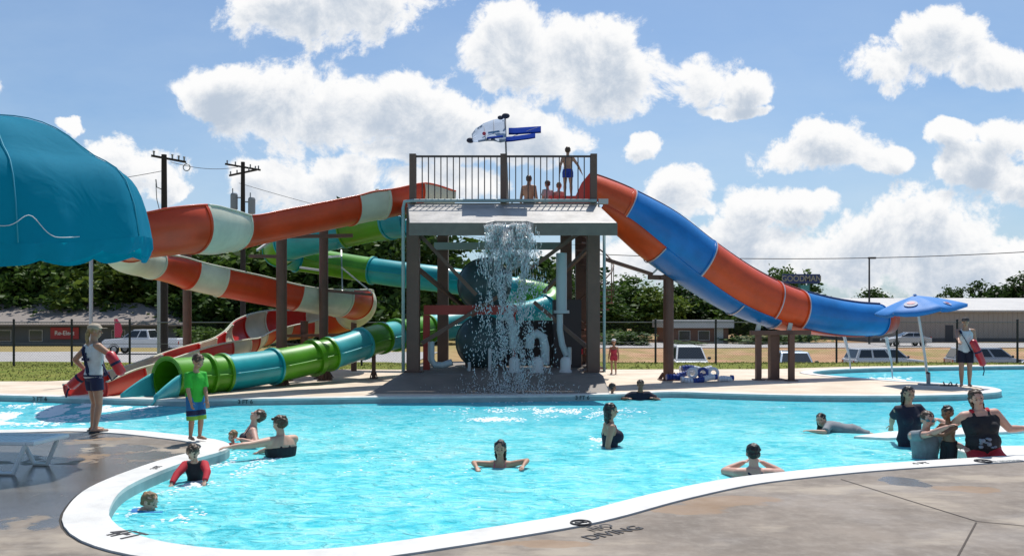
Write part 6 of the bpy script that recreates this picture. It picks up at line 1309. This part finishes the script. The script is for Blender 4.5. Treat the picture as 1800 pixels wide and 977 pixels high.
# 13-16 the group at the right
person('woman with long black hair in a dark swim dress, hand on the ledge', 1.62, 172, 'tan', 'black', 'long', dict(head=(1598, 680, 12.6)), side=4, roll=-6, bust=1.1, fatx=1.12, faty=1.15, handR=([G(1560, 764, -.06)],), poleR=(-1, .3, 0), handL=(1640, 740, 12.3), top=('tee', DKN, None), bottom=('short', DKN), vox=.010)
person('person in blue goggles and a grey shirt holding the small boy', 1.6, 178, 'rosy', 'brown', 'short', dict(head=(1632, 724, 11.5)), roll=-5, lean=4, fatx=1.15, faty=1.1, handL=(1694, 786, 11.1), handR=(1664, 750, 11.15), poleR=(-1, 0, -.8), poleL=(1, -.2, -.5), top=('tee', GREY, None), bottom=('shorts', BLK), goggles=True, vox=.009, curl=.7)
person('bare-chested small boy held in the arms of the person with goggles', 1.02, 246, 'brown', 'black', 'short', dict(head=(1664, 714, 11.28)), side=-3, lean=8, handR=(1632, 762, 11.4), handL=(1638, 764, 11.25), bottom=('board', BLK), vox=.009)
def ex16(d):
    rnd = random.Random(2); s = MB(); T, H, zs = d['T'], d['H'], d['zs']
    for i in range(12): x = rnd.uniform(-.09, .09); f = rnd.uniform(.18, .42); s.ell(T @ Vector((x, .105 * H * d['faty'] * (1 - (x / .3) ** 2) - .028 * (1 if f < .3 else .9) , zs * f)), rnd.uniform(.015, .035), .03, rnd.uniform(.01, .03), T, 10, 6)
    s.build('shirt_print', cloth('print_grey', (.22, .24, .30)), d['e'], True)
    def f(g_):
        for k in K: g_.tube([T @ Vector((k * .052 * H, .05, zs * 1.03)), T @ Vector((k * .06 * H, .0, zs * 1.075)), T @ Vector((k * .056 * H, -.06, zs * 1.0))], [.026, .028, .026], 10)
    for K in ((-1,), (1,)): d['garment']('red_trim', REDC, f, 1)
person('smiling person in a black tank top and red shorts, both arms spread', 1.66, 188, 'rosy', 'brown', 'long', dict(head=(1712, 686, 11.05)), side=7, roll=12, lean=4, fatx=1.35, faty=1.25, bust=1.0, handR=(1652, 738, 11.6), poleR=(0, .3, -1), handL=(1806, 752, 11.1), poleL=(0, 0, -1), top=('tank', BLK, None), bottom=('shorts', REDC), extra=ex16, vox=.010, feet=(Vector((-.12, .42, .35)), Vector((.12, .45, .32))))
# 17 guard at the right
p17 = G(1697, 681)
person('guard in black cap and white tank top at the right by the blue umbrella', 1.74, 205, 'tan', 'black', 'short', dict(feet=(p17.x, p17.y, .03)), pitch=8, handR=(1686, 600, 21.3), poleR=(-1, .1, -.6), handL=(1718, 628, 21.5), top=('tank', WHT, None), bottom=('shorts', DKN), cap_=cloth('cap_black', (.015, .015, .02)), extra=lambda d: chest_strap(d, NAVY, 1), feet=(Vector((-.09, .0, .07)), Vector((.09, .05, .07))), vox=.011)
rescue_tube([W(1710, 600, 21.4), W(1719, 618, 21.4), W(1728, 640, 21.4)], .085, 'red rescue tube hanging beside the right guard', [W(1728, 640, 21.4), W(1730, 652, 21.4), W(1728, 660, 21.4)])
# 18-21 on the tower, 22-23 beside it
person('shirtless boy in blue swim shorts standing at the top of the red and blue slide', 1.36, 8, 'tan', 'brown', 'short', dict(feet=(W(998, 345, 23.25).x, 23.25, 5.06)), handL=(982, 312, 23.1), poleL=(-1, -.2, 0), handR=(1024, 306, 23.2), poleR=(.4, -.6, .3), feet=(Vector((-.08, 0, .055)), Vector((.09, .05, .055))), bottom=('short', cloth('royal', (.015, .05, .36))), vox=.011)
SIT = (Vector((-.1, .62, .5)), Vector((.1, .62, .5)))
person('bare-backed man sitting on the platform behind the railing', 1.72, 20, 'tan', 'brown', 'short', dict(head=(930, 309, 24.3)), feet=SIT, bottom=('shorts', DKN), floor=4.78, vox=.012)
person('child in a white and blue shirt sitting on the platform, right of the bare-backed man', 1.3, 330, 'fair', 'brown', 'short', dict(head=(962, 318, 24.1)), feet=SIT, top=('tee', CREAMC, None), bottom=('shorts', NAVY), floor=4.78, vox=.012)
person('child crouching on the platform just left of the standing boy', 1.2, 20, 'rosy', 'sand', 'short', dict(head=(983, 322, 24.2)), feet=SIT, lean=10, bottom=('shorts', BLUEC), floor=4.78, vox=.012)
p22 = G(1079, 657)
person('small girl in a pink swimsuit and white sun hat beside the spiral stair', 1.1, 200, 'tan', 'sand', 'short', dict(feet=(p22.x, p22.y, 0)), top=('swim', RASPB, None), bottom=('short', RASPB), cap_=WHT, vox=.012)
person('child in dark clothes in the shade beside the tower stair', 1.0, 185, 'brown', 'black', 'short', dict(feet=(W(1018, 640, 25.4).x, 25.4, .35)), top=('tee', DKN, None), bottom=('shorts', REDC), vox=.012)
